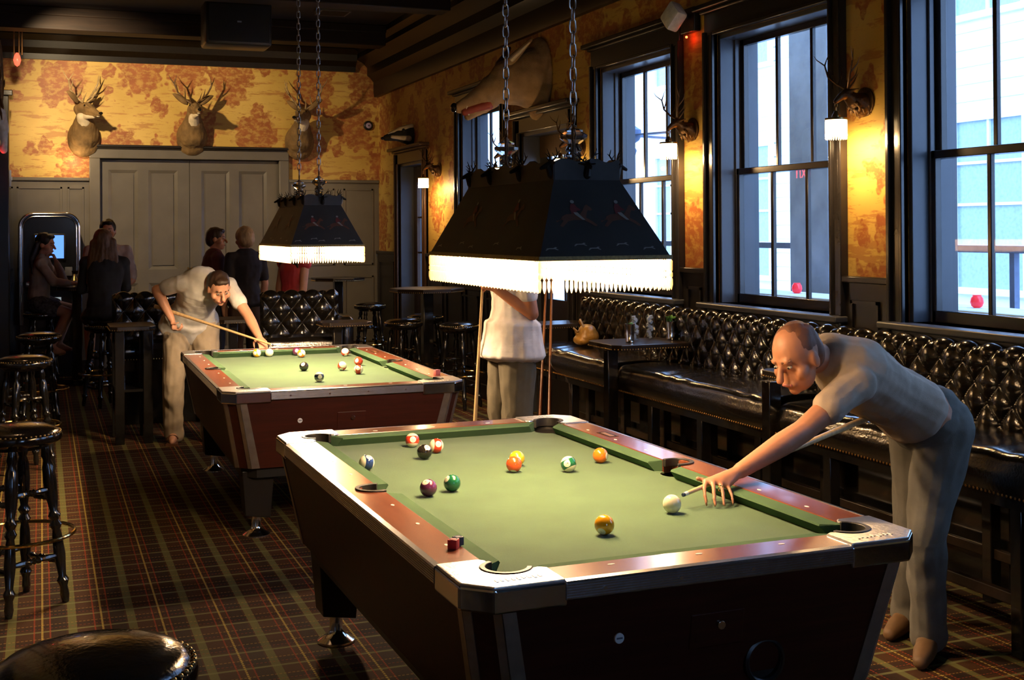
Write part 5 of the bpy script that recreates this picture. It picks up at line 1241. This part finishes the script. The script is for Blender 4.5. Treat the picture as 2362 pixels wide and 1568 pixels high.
def person(label, J, skin, hair, shirt, pants, hs=None, vox=.011, long_hair=0, sleeve=.5, hem=.12, skirt=False, legs=True, hands=None, feet='shoe', pants_len=1.0, fat=1.0, bald=False, hairs=1.0, group=None, torso_extra=None, shoe_m=None, neckw=1.0, leg_fat=1.0, sleeveless=False):
    V = {k: Vector(v) for k, v in J.items()}
    org = (V['anL'] + V['anR']) / 2; org.z = 0
    if 'seat' in V: org = V['seat']
    t = thing('person', label, 'person', org, 0, group)
    for k in V: V[k] = V[k] - org if k != 'face' else V[k]
    lat = (V['shR'] - V['shL']).normalized(); sp = (V['neck'] - V['pel']).normalized(); fwd = sp.cross(lat).normalized() * -1
    if fwd.dot(V['face']) < -.2: pass
    latp = (V['hipR'] - V['hipL']).normalized()
    def fr(l): l = (l - sp * l.dot(sp)).normalized(); return Matrix((l, sp.cross(l), sp)).transposed()
    def torso(b, inf=0.0, t0=0.0, t1=1.0, d=1.0):
        st = [(0, .160, .115), (.12, .158, .112), (.28, .142, .102), (.42, .138, .102), (.58, .155, .112), (.74, .168, .116), (.86, .160, .100), (.94, .120, .080)]
        st = [tuple(st[i][j] + (st[i + 1][j] - st[i][j]) * h / 3 for j in range(3)) for i in range(len(st) - 1) for h in range(3)] + [st[-1]]
        for k, (u, w, dd) in enumerate(st):
            if u < t0 - .01 or u > t1 + .01: continue
            c = V['pel'].lerp(V['neck'], u); L = latp.lerp(lat, u); b.ell(c, (w * fat + inf, dd * fat * d + inf, .085 + inf * .5), fr(L), u=18, v=10)
        if t1 > .9:
            for s in ('shL', 'shR'): b.cap(V['neck'].lerp(V[s], .25) - sp * .035, V[s], .062 + inf, .052 + inf, 12)
    b = B(); torso(b)
    b.cap(V['neck'] - sp * .02, V['head'] - (V['head'] - V['neck']) * .25, .058 * neckw, .052 * neckw, 14)
    up = (V['head'] - V['neck']).normalized(); f = V['face'].normalized()
    if 'up' in J: up = Vector(J['up']).normalized()
    up = (up - f * up.dot(f)).normalized(); hl = f.cross(up); HM = Matrix((hl, f, up)).transposed(); H = V['head']; P = lambda x, y, z: H + hl * x + f * y + up * z
    b.ell(P(0, -.008, .022), (.074, .094, .098), HM, 20, 14); b.ell(P(0, .020, -.055), (.056, .064, .060), HM, 16, 10); b.ell(P(0, .060, -.092), (.024, .022, .020), HM)
    b.cap(P(0, .086, .012), P(0, .112, -.030), .009, .015, 8); b.cap(P(-.030, .078, .026), P(.030, .078, .026), .012, .012, 8); b.cap(P(-.022, .078, -.064), P(.022, .078, -.064), .011, .011, 8)
    for q in (-1, 1): b.ell(P(q * .052, .045, -.030), (.022, .03, .026), HM); b.ell(P(q * .078, -.006, -.008), (.009, .020, .031), HM)
    for s in 'LR':
        b.cap(V['sh' + s], V['el' + s], .050 * fat, .039, 12); b.cap(V['el' + s], V['el' + s].lerp(V['wr' + s], .35), .039, .040, 12); b.cap(V['el' + s].lerp(V['wr' + s], .35), V['wr' + s], .040, .026, 12)
        if legs:
            b.cap(V['hip' + s], V['kn' + s], .086, .057, 14); b.cap(V['kn' + s], V['kn' + s].lerp(V['an' + s], .3), .057, .057, 12); b.cap(V['kn' + s].lerp(V['an' + s], .3), V['an' + s], .057, .036, 12)
            to = V['to' + s]; an = V['an' + s]; hd = (an - to); hd.z = 0; heel = an + hd.normalized() * .045 - Vector((0, 0, .055)); ball_ = an.lerp(to, .65); ball_.z = to.z + .008
            b.cap(an, heel, .036, .028, 10); b.cap(heel, ball_, .028, .034, 10); b.cap(an, ball_, .034, .030, 10); b.cap(ball_, to, .034, .020, 10)
    for hh in (hands or []): hh(b, org)
    body = remeshed('body', b, vox, skin, t, 2)
    # face details
    for q in (-1, 1):
        bb = B(); bb.ell(P(q * .031, .077, .004), (.0105, .008, .0050), HM, 10, 8); e = obj('eye', bb, mat('eye_white', (.32, .28, .24), .3), body)
        bb = B(); bb.ell(P(q * .031, .0835, .003), (.005, .003, .0045), HM, 8, 6); obj('iris', bb, EYE, e)
        bb = B(); bb.cap(P(q * .015, .088, .026), P(q * .045, .076, .028), .0045, .003, 6); obj('eyebrow', bb, hair, body)
    bb = B(); bb.cap(P(-.018, .0885, -.062), P(.018, .0885, -.062), .005, .005, 6); obj('lips', bb, mat('lip_skin', (.40, .12, .09), .45), body)
    if not bald:
        b = B(); hs_ = hairs; b.ell(P(0, -.022, .040), (.086 * hs_, .098 * hs_, .094 * hs_), HM, 18, 12); b.ell(P(0, -.050, .0), (.082 * hs_, .072 * hs_, .085 * hs_), HM, 16, 10); hairs > .91 and b.ell(P(0, .048, .092), (.055, .04, .024), HM)
        if long_hair:
            for k in range(9):
                x = (k - 4) * .020; rr = .034; a = P(x * 1.1, -.055 - .02 * (1 - abs(k - 4) / 4), .0); lo = a + Vector((0, 0, -long_hair)) + (V['neck'] - V['head']) * .1 - f * .025
                lo.x += hl.x * x * .6; lo.y += hl.y * x * .6; mid = a.lerp(lo, .5) - f * .03
                b.cap(a, mid, rr, rr * .95, 8); b.cap(mid, lo, rr * .95, rr * .45, 8)
        h = remeshed('hair', b, .009, hair, t, 3); wrinkle(h.data, .006, 34, 3, (1, 1, .25))
    # shirt
    b = B(); torso(b, .016, .10 if hem < .03 else 0, 1.0)
    lo = V['pel'] - sp * hem; lf = max(1, leg_fat * .98)
    for hh_ in ([q_ / 9 - .3 for q_ in range(12)] if hem >= .03 else []): b.ell(V['pel'] - sp * (hem * hh_), ((.186 + .016 * max(0, hh_)) * max(fat, lf) + .008 * (1 + hh_), (.130 + .014 * max(0, hh_)) * max(fat, lf) + .010 * (1 + hh_), .06), fr(latp), 18, 10)
    if torso_extra: torso_extra(b, V)
    for s in 'LR':
        if sleeveless: continue
        if sleeve <= 1: b.cap(V['sh' + s], V['sh' + s].lerp(V['el' + s], sleeve), .064 * fat, .060, 12)
        else: b.cap(V['sh' + s], V['el' + s], .060 * fat, .050, 12); b.cap(V['el' + s], V['el' + s].lerp(V['wr' + s], sleeve - 1), .050, .036, 12)
    sh = remeshed('shirt', b, vox, shirt, t, 3); wrinkle(sh.data, .009, 11, 1, (1, 1, .7))
    b = B(); b.tube([V['neck'] + (lat * math.cos(a) * .066 + fwd * math.sin(a) * .066) + sp * (.018 + .01 * math.sin(a)) for a in [2 * PI * k / 18 for k in range(18)]], .008, 6, True); obj('collar', b, shirt, sh)
    # trousers or skirt
    if legs:
        b = B(); b.ell(V['pel'] - sp * .02, (.170 * fat, .130 * fat, .105), fr(latp), 18, 10)
        for s in 'LR':
            hp, kn, an = V['hip' + s], V['kn' + s], V['an' + s]
            if skirt: b.cap(hp, hp.lerp(kn, pants_len), .108, .098, 14)
            else:
                e = an + Vector((0, 0, -.02)); b.cap(hp.lerp(kn, .12 if leg_fat > 1.2 else .0), kn, (.096 if leg_fat > 1.2 else .105) * leg_fat, .076 * leg_fat, 14); b.cap(kn, kn.lerp(e, .85), .076 * leg_fat, .066 * leg_fat, 12); b.cap(kn.lerp(e, .85), e, .066 * leg_fat, .072 * leg_fat, 12)
        if skirt: b.cap(V['hipL'].lerp(V['knL'], .6 * pants_len), V['hipR'].lerp(V['knR'], .6 * pants_len), .09, .09, 12)
        pn = remeshed('skirt' if skirt else 'trousers', b, vox, pants, t, 3); wrinkle(pn.data, .016, 8, 5, (1, 1, .6))
        if feet == 'shoe':
            for s in 'LR':
                to = V['to' + s]; an = V['an' + s]; hd = (an - to); hd.z = 0; hd.normalize(); b = B(); heel = an + hd * .05 - Vector((0, 0, .052)); bl = an.lerp(to, .6); bl.z = to.z + .012
                b.cap(heel, bl, .036, .042, 12); b.cap(bl, to, .042, .030, 12); b.cap(an - Vector((0, 0, .01)), bl, .044, .036, 12); so = remeshed('shoe', b, .010, shoe_m or BLACKP, t, 3)
        elif feet == 'sandal':
            for s in 'LR':
                to = V['to' + s]; an = V['an' + s]; hd = (an - to); hd.z = 0; hd.normalize(); b = B(); sd = hd.cross(Vector((0, 0, 1))); hl_ = an + hd * .06; 
                pts = [(hl_ + sd * .03), (hl_ - sd * .03), (to - hd * .02 - sd * .045), (to - hd * .03 + sd * .045)]; b.prism([(p.x, p.y) for p in pts], to.z - .030, to.z - .012)
                so = obj('sandal', b, mat('brown_sandal', (.10, .04, .015), .5), t)
                c = an.lerp(to, .62); c.z = to.z; b = B(); b.tube([c + sd * .040 * math.cos(a) + Vector((0, 0, .030 * math.sin(a) + .010)) for a in [PI * k / 8 for k in range(9)]], .006, 6); obj('strap', b, MATS['brown_sandal'], so)
    return t
def stand(x, y, a, h=1.72, sit=False):
    """joint set for someone standing at x,y facing direction a (0 = +X); h = height"""
    k = h / 1.75; f = Vector((math.cos(a), math.sin(a), 0)); l = Vector((-math.sin(a), math.cos(a), 0)); O = Vector((x, y, 0)); Q = lambda F, L, Z: O + f * F * k + l * L * k + Vector((0, 0, Z * k))
    return dict(pel=Q(0, 0, .98), neck=Q(-.01, 0, 1.47), head=Q(.025, 0, 1.63), face=f, shL=Q(0, .185, 1.42), shR=Q(0, -.185, 1.42), elL=Q(-.03, .23, 1.13), elR=Q(-.03, -.23, 1.13), wrL=Q(.06, .24, .88), wrR=Q(.06, -.24, .88),
                hipL=Q(0, .09, .92), hipR=Q(0, -.09, .92), knL=Q(.02, .10, .50), knR=Q(.02, -.10, .50), anL=Q(-.02, .11, .09), anR=Q(-.02, -.11, .09), toL=Q(.14, .13, .03), toR=Q(.14, -.13, .03)), Q
HB = lambda wr, d, n, s, c=.5: (lambda b, o: auto_hand(b, Vector(wr) - o, d, n, s, c))
C_ = lambda n, c, r=.85, **k: mat(n, c, r, var=k.pop('var', .12), nscale=k.pop('nscale', 14), bump=.15, bscale=300, **k)
BLKH, BRNH, BLOH = C_('black_hair', (.008, .007, .007), .45), C_('brown_hair', (.10, .045, .018), .5, var=.35, stretch=(8, 8, .6)), C_('blond_hair', (.34, .22, .10), .5, var=.35, stretch=(8, 8, .6))
DBRNH = C_('dark_brown_hair', (.035, .018, .010), .5)
GREYH = C_('short_reddish_hair', (.15, .06, .03), .6)

# 1 the player in front, bending over the near table from its right side
J = dict(pel=(3.05, 3.70, .93), neck=(2.66, 3.72, 1.165), head=(2.485, 3.665, 1.175), face=(-.88, -.22, -.42), up=(-.45, -.05, .9), shL=(2.66, 3.565, 1.085), shR=(2.70, 3.88, 1.13),
         elL=(2.405, 3.515, .945), wrL=(2.115, 3.445, .845), elR=(2.97, 4.02, 1.16), wrR=(3.01, 3.90, .97), hipL=(3.10, 3.63, .90), hipR=(3.12, 3.81, .90),
         knL=(3.03, 3.66, .50), anL=(3.16, 3.80, .09), toL=(3.02, 3.68, .03), knR=(3.17, 3.90, .50), anR=(3.27, 4.06, .09), toR=(3.12, 3.98, .03))
def bridge(b, o):
    R = lambda *p: Vector(p) - o
    kn = [R(1.975, 3.425, .823), R(1.996, 3.415, .826), R(2.018, 3.408, .822), R(2.040, 3.404, .812)]
    F = [[kn[0], R(1.955, 3.398, .810), R(1.947, 3.378, .786), R(1.944, 3.366, .7665)], [kn[1], R(1.978, 3.380, .812), R(1.968, 3.358, .787), R(1.964, 3.346, .7665)],
         [kn[2], R(2.006, 3.374, .809), R(1.996, 3.350, .785), R(1.991, 3.338, .7665)], [kn[3], R(2.036, 3.374, .799), R(2.030, 3.352, .780), R(2.026, 3.342, .7665)], [R(2.045, 3.452, .825), R(1.998, 3.464, .818), R(1.958, 3.446, .832)]]
    hand(b, R(2.105, 3.443, .842), kn, F)
CUEP, CUEQ = Vector((3.21, 3.865, .985)), Vector((1.868, 3.380, .800))
p9 = person('person in a beige short sleeved shirt bending far over the near table to shoot', J, mat('ruddy_skin', (.42, .185, .10), rough=.5, var=.08, nscale=12), GREYH, C_('beige_cotton', (.38, .30, .23)), C_('faded_jeans', (.125, .12, .105)), vox=.0062, sleeve=.52, hem=.0, fat=1.02,
       hands=[bridge, HB((3.01, 3.90, .97), (.05, -.25, -.95), (.0, -.6, .2), (-1, 0, 0), 1.5)], leg_fat=1.0, shoe_m=mat('tan_shoe', (.13, .07, .03), .6), hairs=.885)
b = B(); b.tube([Vector((1.996 + .009 * math.cos(a), 3.377, .810 + .0095 * math.sin(a))) - p9.location + Vector((.006, 0, 0)) for a in [2 * PI * k / 16 for k in range(16)]], .0016, 6, True); obj('ring', b, BRASSP, p9)
cue((0, 0, 0), CUEP, CUEQ, 'pale wooden cue stick held in the bending player\'s bridge hand behind the cue ball')

# 2 the man standing between the tables with an upright cue
J, Q = stand(2.74, 7.12, PI + .05, 1.78)
J.update(shL=(2.745, 6.965, 1.42), elL=(2.80, 6.93, 1.115), wrL=(2.60, 7.03, 1.27), shR=(2.74, 7.30, 1.42), elR=(2.80, 7.36, 1.14), wrR=(2.76, 7.38, .90), face=(-.95, -.2, -.1))
person('person standing between the tables in an untucked white shirt holding an upright cue', J, SKIND, DBRNH, C_('white_cotton', (.72, .66, .60)), C_('dark_olive_cargo_cloth', (.10, .085, .055)), vox=.008, sleeve=.62, hem=.15, fat=1.1, leg_fat=1.28,
       hands=[HB((2.60, 7.03, 1.27), (-.65, .45, .35), (0, .9, -.3), (0, .1, 1), 1.6), HB((2.76, 7.38, .90), (0, 0, -1), (0, -1, 0), (-1, 0, 0), .6)])
cue((0, 0, 0), (2.478, 7.165, .004), (2.560, 7.13, 1.47), 'pale cue stick standing upright on the floor in the standing man\'s hand')

# 3 the player leaning over the rear end of the farther table
J = dict(pel=(1.07, 9.62, .96), neck=(1.13, 9.25, 1.30), head=(1.215, 9.13, 1.215), face=(.2, -.82, -.5), up=(0, -.4, .9), shL=(1.30, 9.22, 1.22), shR=(.96, 9.30, 1.25), elL=(1.41, 9.06, 1.02), wrL=(1.468, 8.90, .865), elR=(.80, 9.42, 1.20), wrR=(.90, 9.36, .985),
         hipL=(1.16, 9.63, .92), hipR=(.98, 9.64, .92), knL=(1.19, 9.58, .50), anL=(1.22, 9.74, .09), toL=(1.22, 9.58, .03), knR=(.94, 9.62, .50), anR=(.955, 9.80, .09), toR=(.925, 9.64, .03))
person('person in a pale grey shirt and khaki trousers leaning over the farther table', J, SKIN, DBRNH, C_('pale_grey_cotton', (.52, .50, .46)), C_('khaki_cloth', (.36, .29, .20)), vox=.008, sleeve=.55, hem=.10, feet='sandal', leg_fat=1.12,
       hands=[HB((1.468, 8.90, .865), (.1, -.92, -.38), (0, -.3, -1), (-1, -.1, 0), .35), HB((.90, 9.36, .985), (.25, -.35, -.9), (.8, -.5, 0), (-.3, -.8, 0), 1.5)], hairs=.95)
cue((0, 0, 0), (.78, 9.52, 1.08), (1.532, 8.70, .825), 'pale cue stick aimed across the rear rail of the farther table')

# 4 seated woman in a cardigan at the jukebox
J = dict(pel=(-.03, 14.24, .88), neck=(.01, 14.24, 1.35), head=(.045, 14.22, 1.50), face=(.88, -.42, -.12), shR=(.0, 14.08, 1.29), shL=(.03, 14.40, 1.29), elR=(.13, 13.98, 1.10), wrR=(.30, 13.98, 1.085), elL=(.24, 14.16, 1.09), wrL=(.155, 14.17, 1.31),
         hipR=(-.02, 14.15, .86), hipL=(-.02, 14.33, .86), knR=(.27, 14.06, .76), knL=(.29, 14.25, .80), anR=(.10, 14.08, .40), anL=(.17, 14.20, .42), toR=(.23, 14.02, .34), toL=(.30, 14.15, .36), seat=(0, 14.22, 0))
person('person in a beige cardigan with long black hair seated by the jukebox', J, SKIN, BLKH, C_('beige_knit', (.40, .31, .22)), C_('dark_patterned_cloth', (.06, .055, .05), var=.8, nscale=40), vox=.009, long_hair=.30, sleeve=1.85, hem=.02, skirt=True, pants_len=.45,
       hands=[HB((.30, 13.98, 1.085), (1, .1, 0), (0, 0, -1), (0, 1, 0), .3), HB((.155, 14.17, 1.31), (-.35, .1, .9), (-.6, 0, .3), (0, -1, 0), 1.2)], fat=.9, feet='none')
# 5 woman seen from behind
J = dict(pel=(.56, 12.11, .88), neck=(.56, 12.16, 1.40), head=(.55, 12.20, 1.535), face=(.1, 1, -.05), shL=(.395, 12.17, 1.34), shR=(.725, 12.17, 1.34), elL=(.36, 12.24, 1.10), elR=(.76, 12.24, 1.10), wrL=(.42, 12.46, 1.08), wrR=(.70, 12.46, 1.08),
         hipL=(.47, 12.13, .86), hipR=(.65, 12.13, .86), knL=(.44, 12.50, .80), knR=(.66, 12.50, .80), anL=(.43, 12.36, .40), anR=(.64, 12.36, .40), toL=(.42, 12.50, .34), toR=(.64, 12.50, .34), seat=(.56, 12.12, 0))
person('person with long light brown hair in a black top, seen from behind on a stool', J, SKIN, BRNH, C_('black_knit', (.012, .011, .011)), C_('grey_skirt_cloth', (.13, .12, .12)), vox=.009, long_hair=.36, sleeve=1.95, hem=.04, skirt=True, pants_len=.7,
       hands=[HB((.42, 12.46, 1.08), (.2, 1, 0), (0, 0, -1), (1, 0, 0), .4), HB((.70, 12.46, 1.08), (-.2, 1, 0), (0, 0, -1), (-1, 0, 0), .4)], fat=.95)
# 6 man facing the camera behind her
J, Q = stand(.66, 13.62, -PI / 2 - .1, 1.76)
J.update(elL=Q(.10, .25, 1.12), wrL=Q(.26, .12, 1.02), elR=Q(.10, -.25, 1.12), wrR=Q(.26, -.12, 1.02))
person('person with short black hair in a pale shirt, mostly hidden behind the long haired one', J, SKIN, BLKH, C_('pale_pink_cotton', (.42, .34, .30)), C_('dark_trouser_cloth', (.03, .03, .035)), vox=.010, sleeve=.9, hem=.08,
       hands=[HB(Q(.26, .12, 1.02), (0, -1, 0), (0, 0, -1), (1, 0, 0), .6), HB(Q(.26, -.12, 1.02), (0, -1, 0), (0, 0, -1), (-1, 0, 0), .6)])
# 7 and 8 the pair by the double doors
J, Q = stand(1.74, 13.42, .1, 1.66); J['face'] = Vector((.9, -.35, 0))
person('person with dark hair in a maroon top facing the blond one by the doors', J, SKIN, DBRNH, C_('maroon_cotton', (.10, .022, .018)), C_('dark_trouser_cloth', (.03, .03, .035)), vox=.010, sleeve=.7, hem=.06, hairs=1.02,
       hands=[HB(J['wrL'], (.2, 0, -1), (0, -1, 0), (1, 0, 0), .5), HB(J['wrR'], (.2, 0, -1), (0, 1, 0), (1, 0, 0), .5)])
J, Q = stand(2.02, 13.12, PI / 2 + .35, 1.66)
person('person with short blond hair in a black t-shirt, back to the camera by the doors', J, SKIN, BLOH, C_('black_cotton', (.014, .011, .013)), C_('brown_trouser_cloth', (.07, .04, .025)), vox=.010, sleeve=.75, hem=.06, hairs=1.12,
       hands=[HB(J['wrL'], (0, .1, -1), (1, 0, 0), (0, 1, 0), .5), HB(J['wrR'], (0, .1, -1), (-1, 0, 0), (0, 1, 0), .5)])
# 9 woman in the red top under the far lamp
J, Q = stand(2.42, 12.5, .5, 1.60); J.update(elR=Q(-.05, -.21, 1.12), wrR=Q(.02, -.20, .92))
person('person in a red sleeveless top, head hidden by the farther pool lamp', J, SKIN, DBRNH, C_('red_satin', (.50, .045, .055), .5), C_('pale_denim', (.20, .20, .22)), vox=.010, hem=.08, sleeveless=True, long_hair=.22, fat=.95,
       hands=[HB(J['wrL'], (.2, 0, -1), (0, -1, 0), (1, 0, 0), .5), HB(J['wrR'], (.2, 0, -1), (0, 1, 0), (1, 0, 0), .5)])
# ------------------------------------------------------------------ light
W = bpy.data.worlds.new('day'); sc.world = W; W.use_nodes = True; nt = W.node_tree; nt.nodes.clear()
o_ = nt.nodes.new('ShaderNodeOutputWorld'); bg = nt.nodes.new('ShaderNodeBackground')
bg.inputs[0].default_value = (0.34, 0.56, 1.0, 1); bg.inputs[1].default_value = 8.0; nt.links.new(bg.outputs[0], o_.inputs[0])
WARM = (1.0, 0.62, 0.30); WARM2 = (1.0, 0.70, 0.42)
for nm, (lx, ly) in (('near', (1.575, 3.85)), ('far', (1.55, 7.62))):
    for dy in (-.34, 0, .34): light('pool_bulb_' + nm, 'POINT', (lx, ly + dy, 1.60), 52 if nm == 'near' else 104, WARM2, .035)
for y in (5.29, 7.10, 8.88, 10.37, 12.60): light('sconce_bulb', 'POINT', (3.80, y, 2.10), 30.0, (1, .62, .28), .03)
light('deer_spot', 'SPOT', (-.15, 12.5, 3.58), 430, (1, .74, .42), .05, rot=(1.3, 15.17, 2.7), spot=1.36, blend=.7)
light('corner_glow', 'POINT', (.36, 14.98, 2.46), 3.2, (1, .70, .36), .03)
light('stool_downlight', 'SPOT', (-.05, 5.5, 3.68), 36, (1, .55, .25), .06, rot=(-.05, 5.9, 0), spot=1.1, blend=.8)
light('stool_downlight', 'SPOT', (-.05, 8.9, 3.68), 30, (1, .55, .25), .06, rot=(-.05, 8.9, 0), spot=.9, blend=.8)

# ------------------------------------------------------------------ camera
cam = bpy.data.cameras.new('camera'); co = bpy.data.objects.new('camera', cam); COL.objects.link(co)
f, cx, cy, pit, rol, yaw, hc = 2820.8, 1179.9, 508.0, -0.0076, -0.0062, 0.3673, 1.632
cam.sensor_width = 36; cam.lens = 36 * f / 2362; cam.shift_x = (1181 - cx) / 2362; cam.shift_y = -(784 - cy) / 2362
cam.clip_start = .02; cam.clip_end = 200
cp_, sp_ = math.cos(pit), math.sin(pit); cr_, sr_ = math.cos(rol), math.sin(rol)
R0, U0, F0 = Vector((1, 0, 0)), Vector((0, sp_, cp_)), Vector((0, cp_, -sp_))
Rr, Ur = R0 * cr_ + U0 * sr_, U0 * cr_ - R0 * sr_
Z = Matrix.Rotation(-yaw, 3, 'Z'); Rr, Ur, F0 = Z @ Rr, Z @ Ur, Z @ F0
M = Matrix((Rr, Ur, -F0)).transposed().to_4x4(); M.translation = (0, 0, hc); co.matrix_world = M
sc.camera = co
vs_ = sc.view_settings; vs_.view_transform = 'Standard'; vs_.look = 'None'; vs_.gamma = 1; vs_.use_curve_mapping = False; vs_.exposure = 0.0
cy_ = sc.cycles; cy_.use_denoising = True; cy_.max_bounces = 8; cy_.diffuse_bounces = 4; cy_.glossy_bounces = 4; cy_.transmission_bounces = 6
cy_.transparent_max_bounces = 16; cy_.sample_clamp_indirect = 6; cy_.caustics_reflective = False; cy_.caustics_refractive = False; cy_.blur_glossy = .5
try: cy_.denoiser = 'OPENIMAGEDENOISE'
except Exception: pass
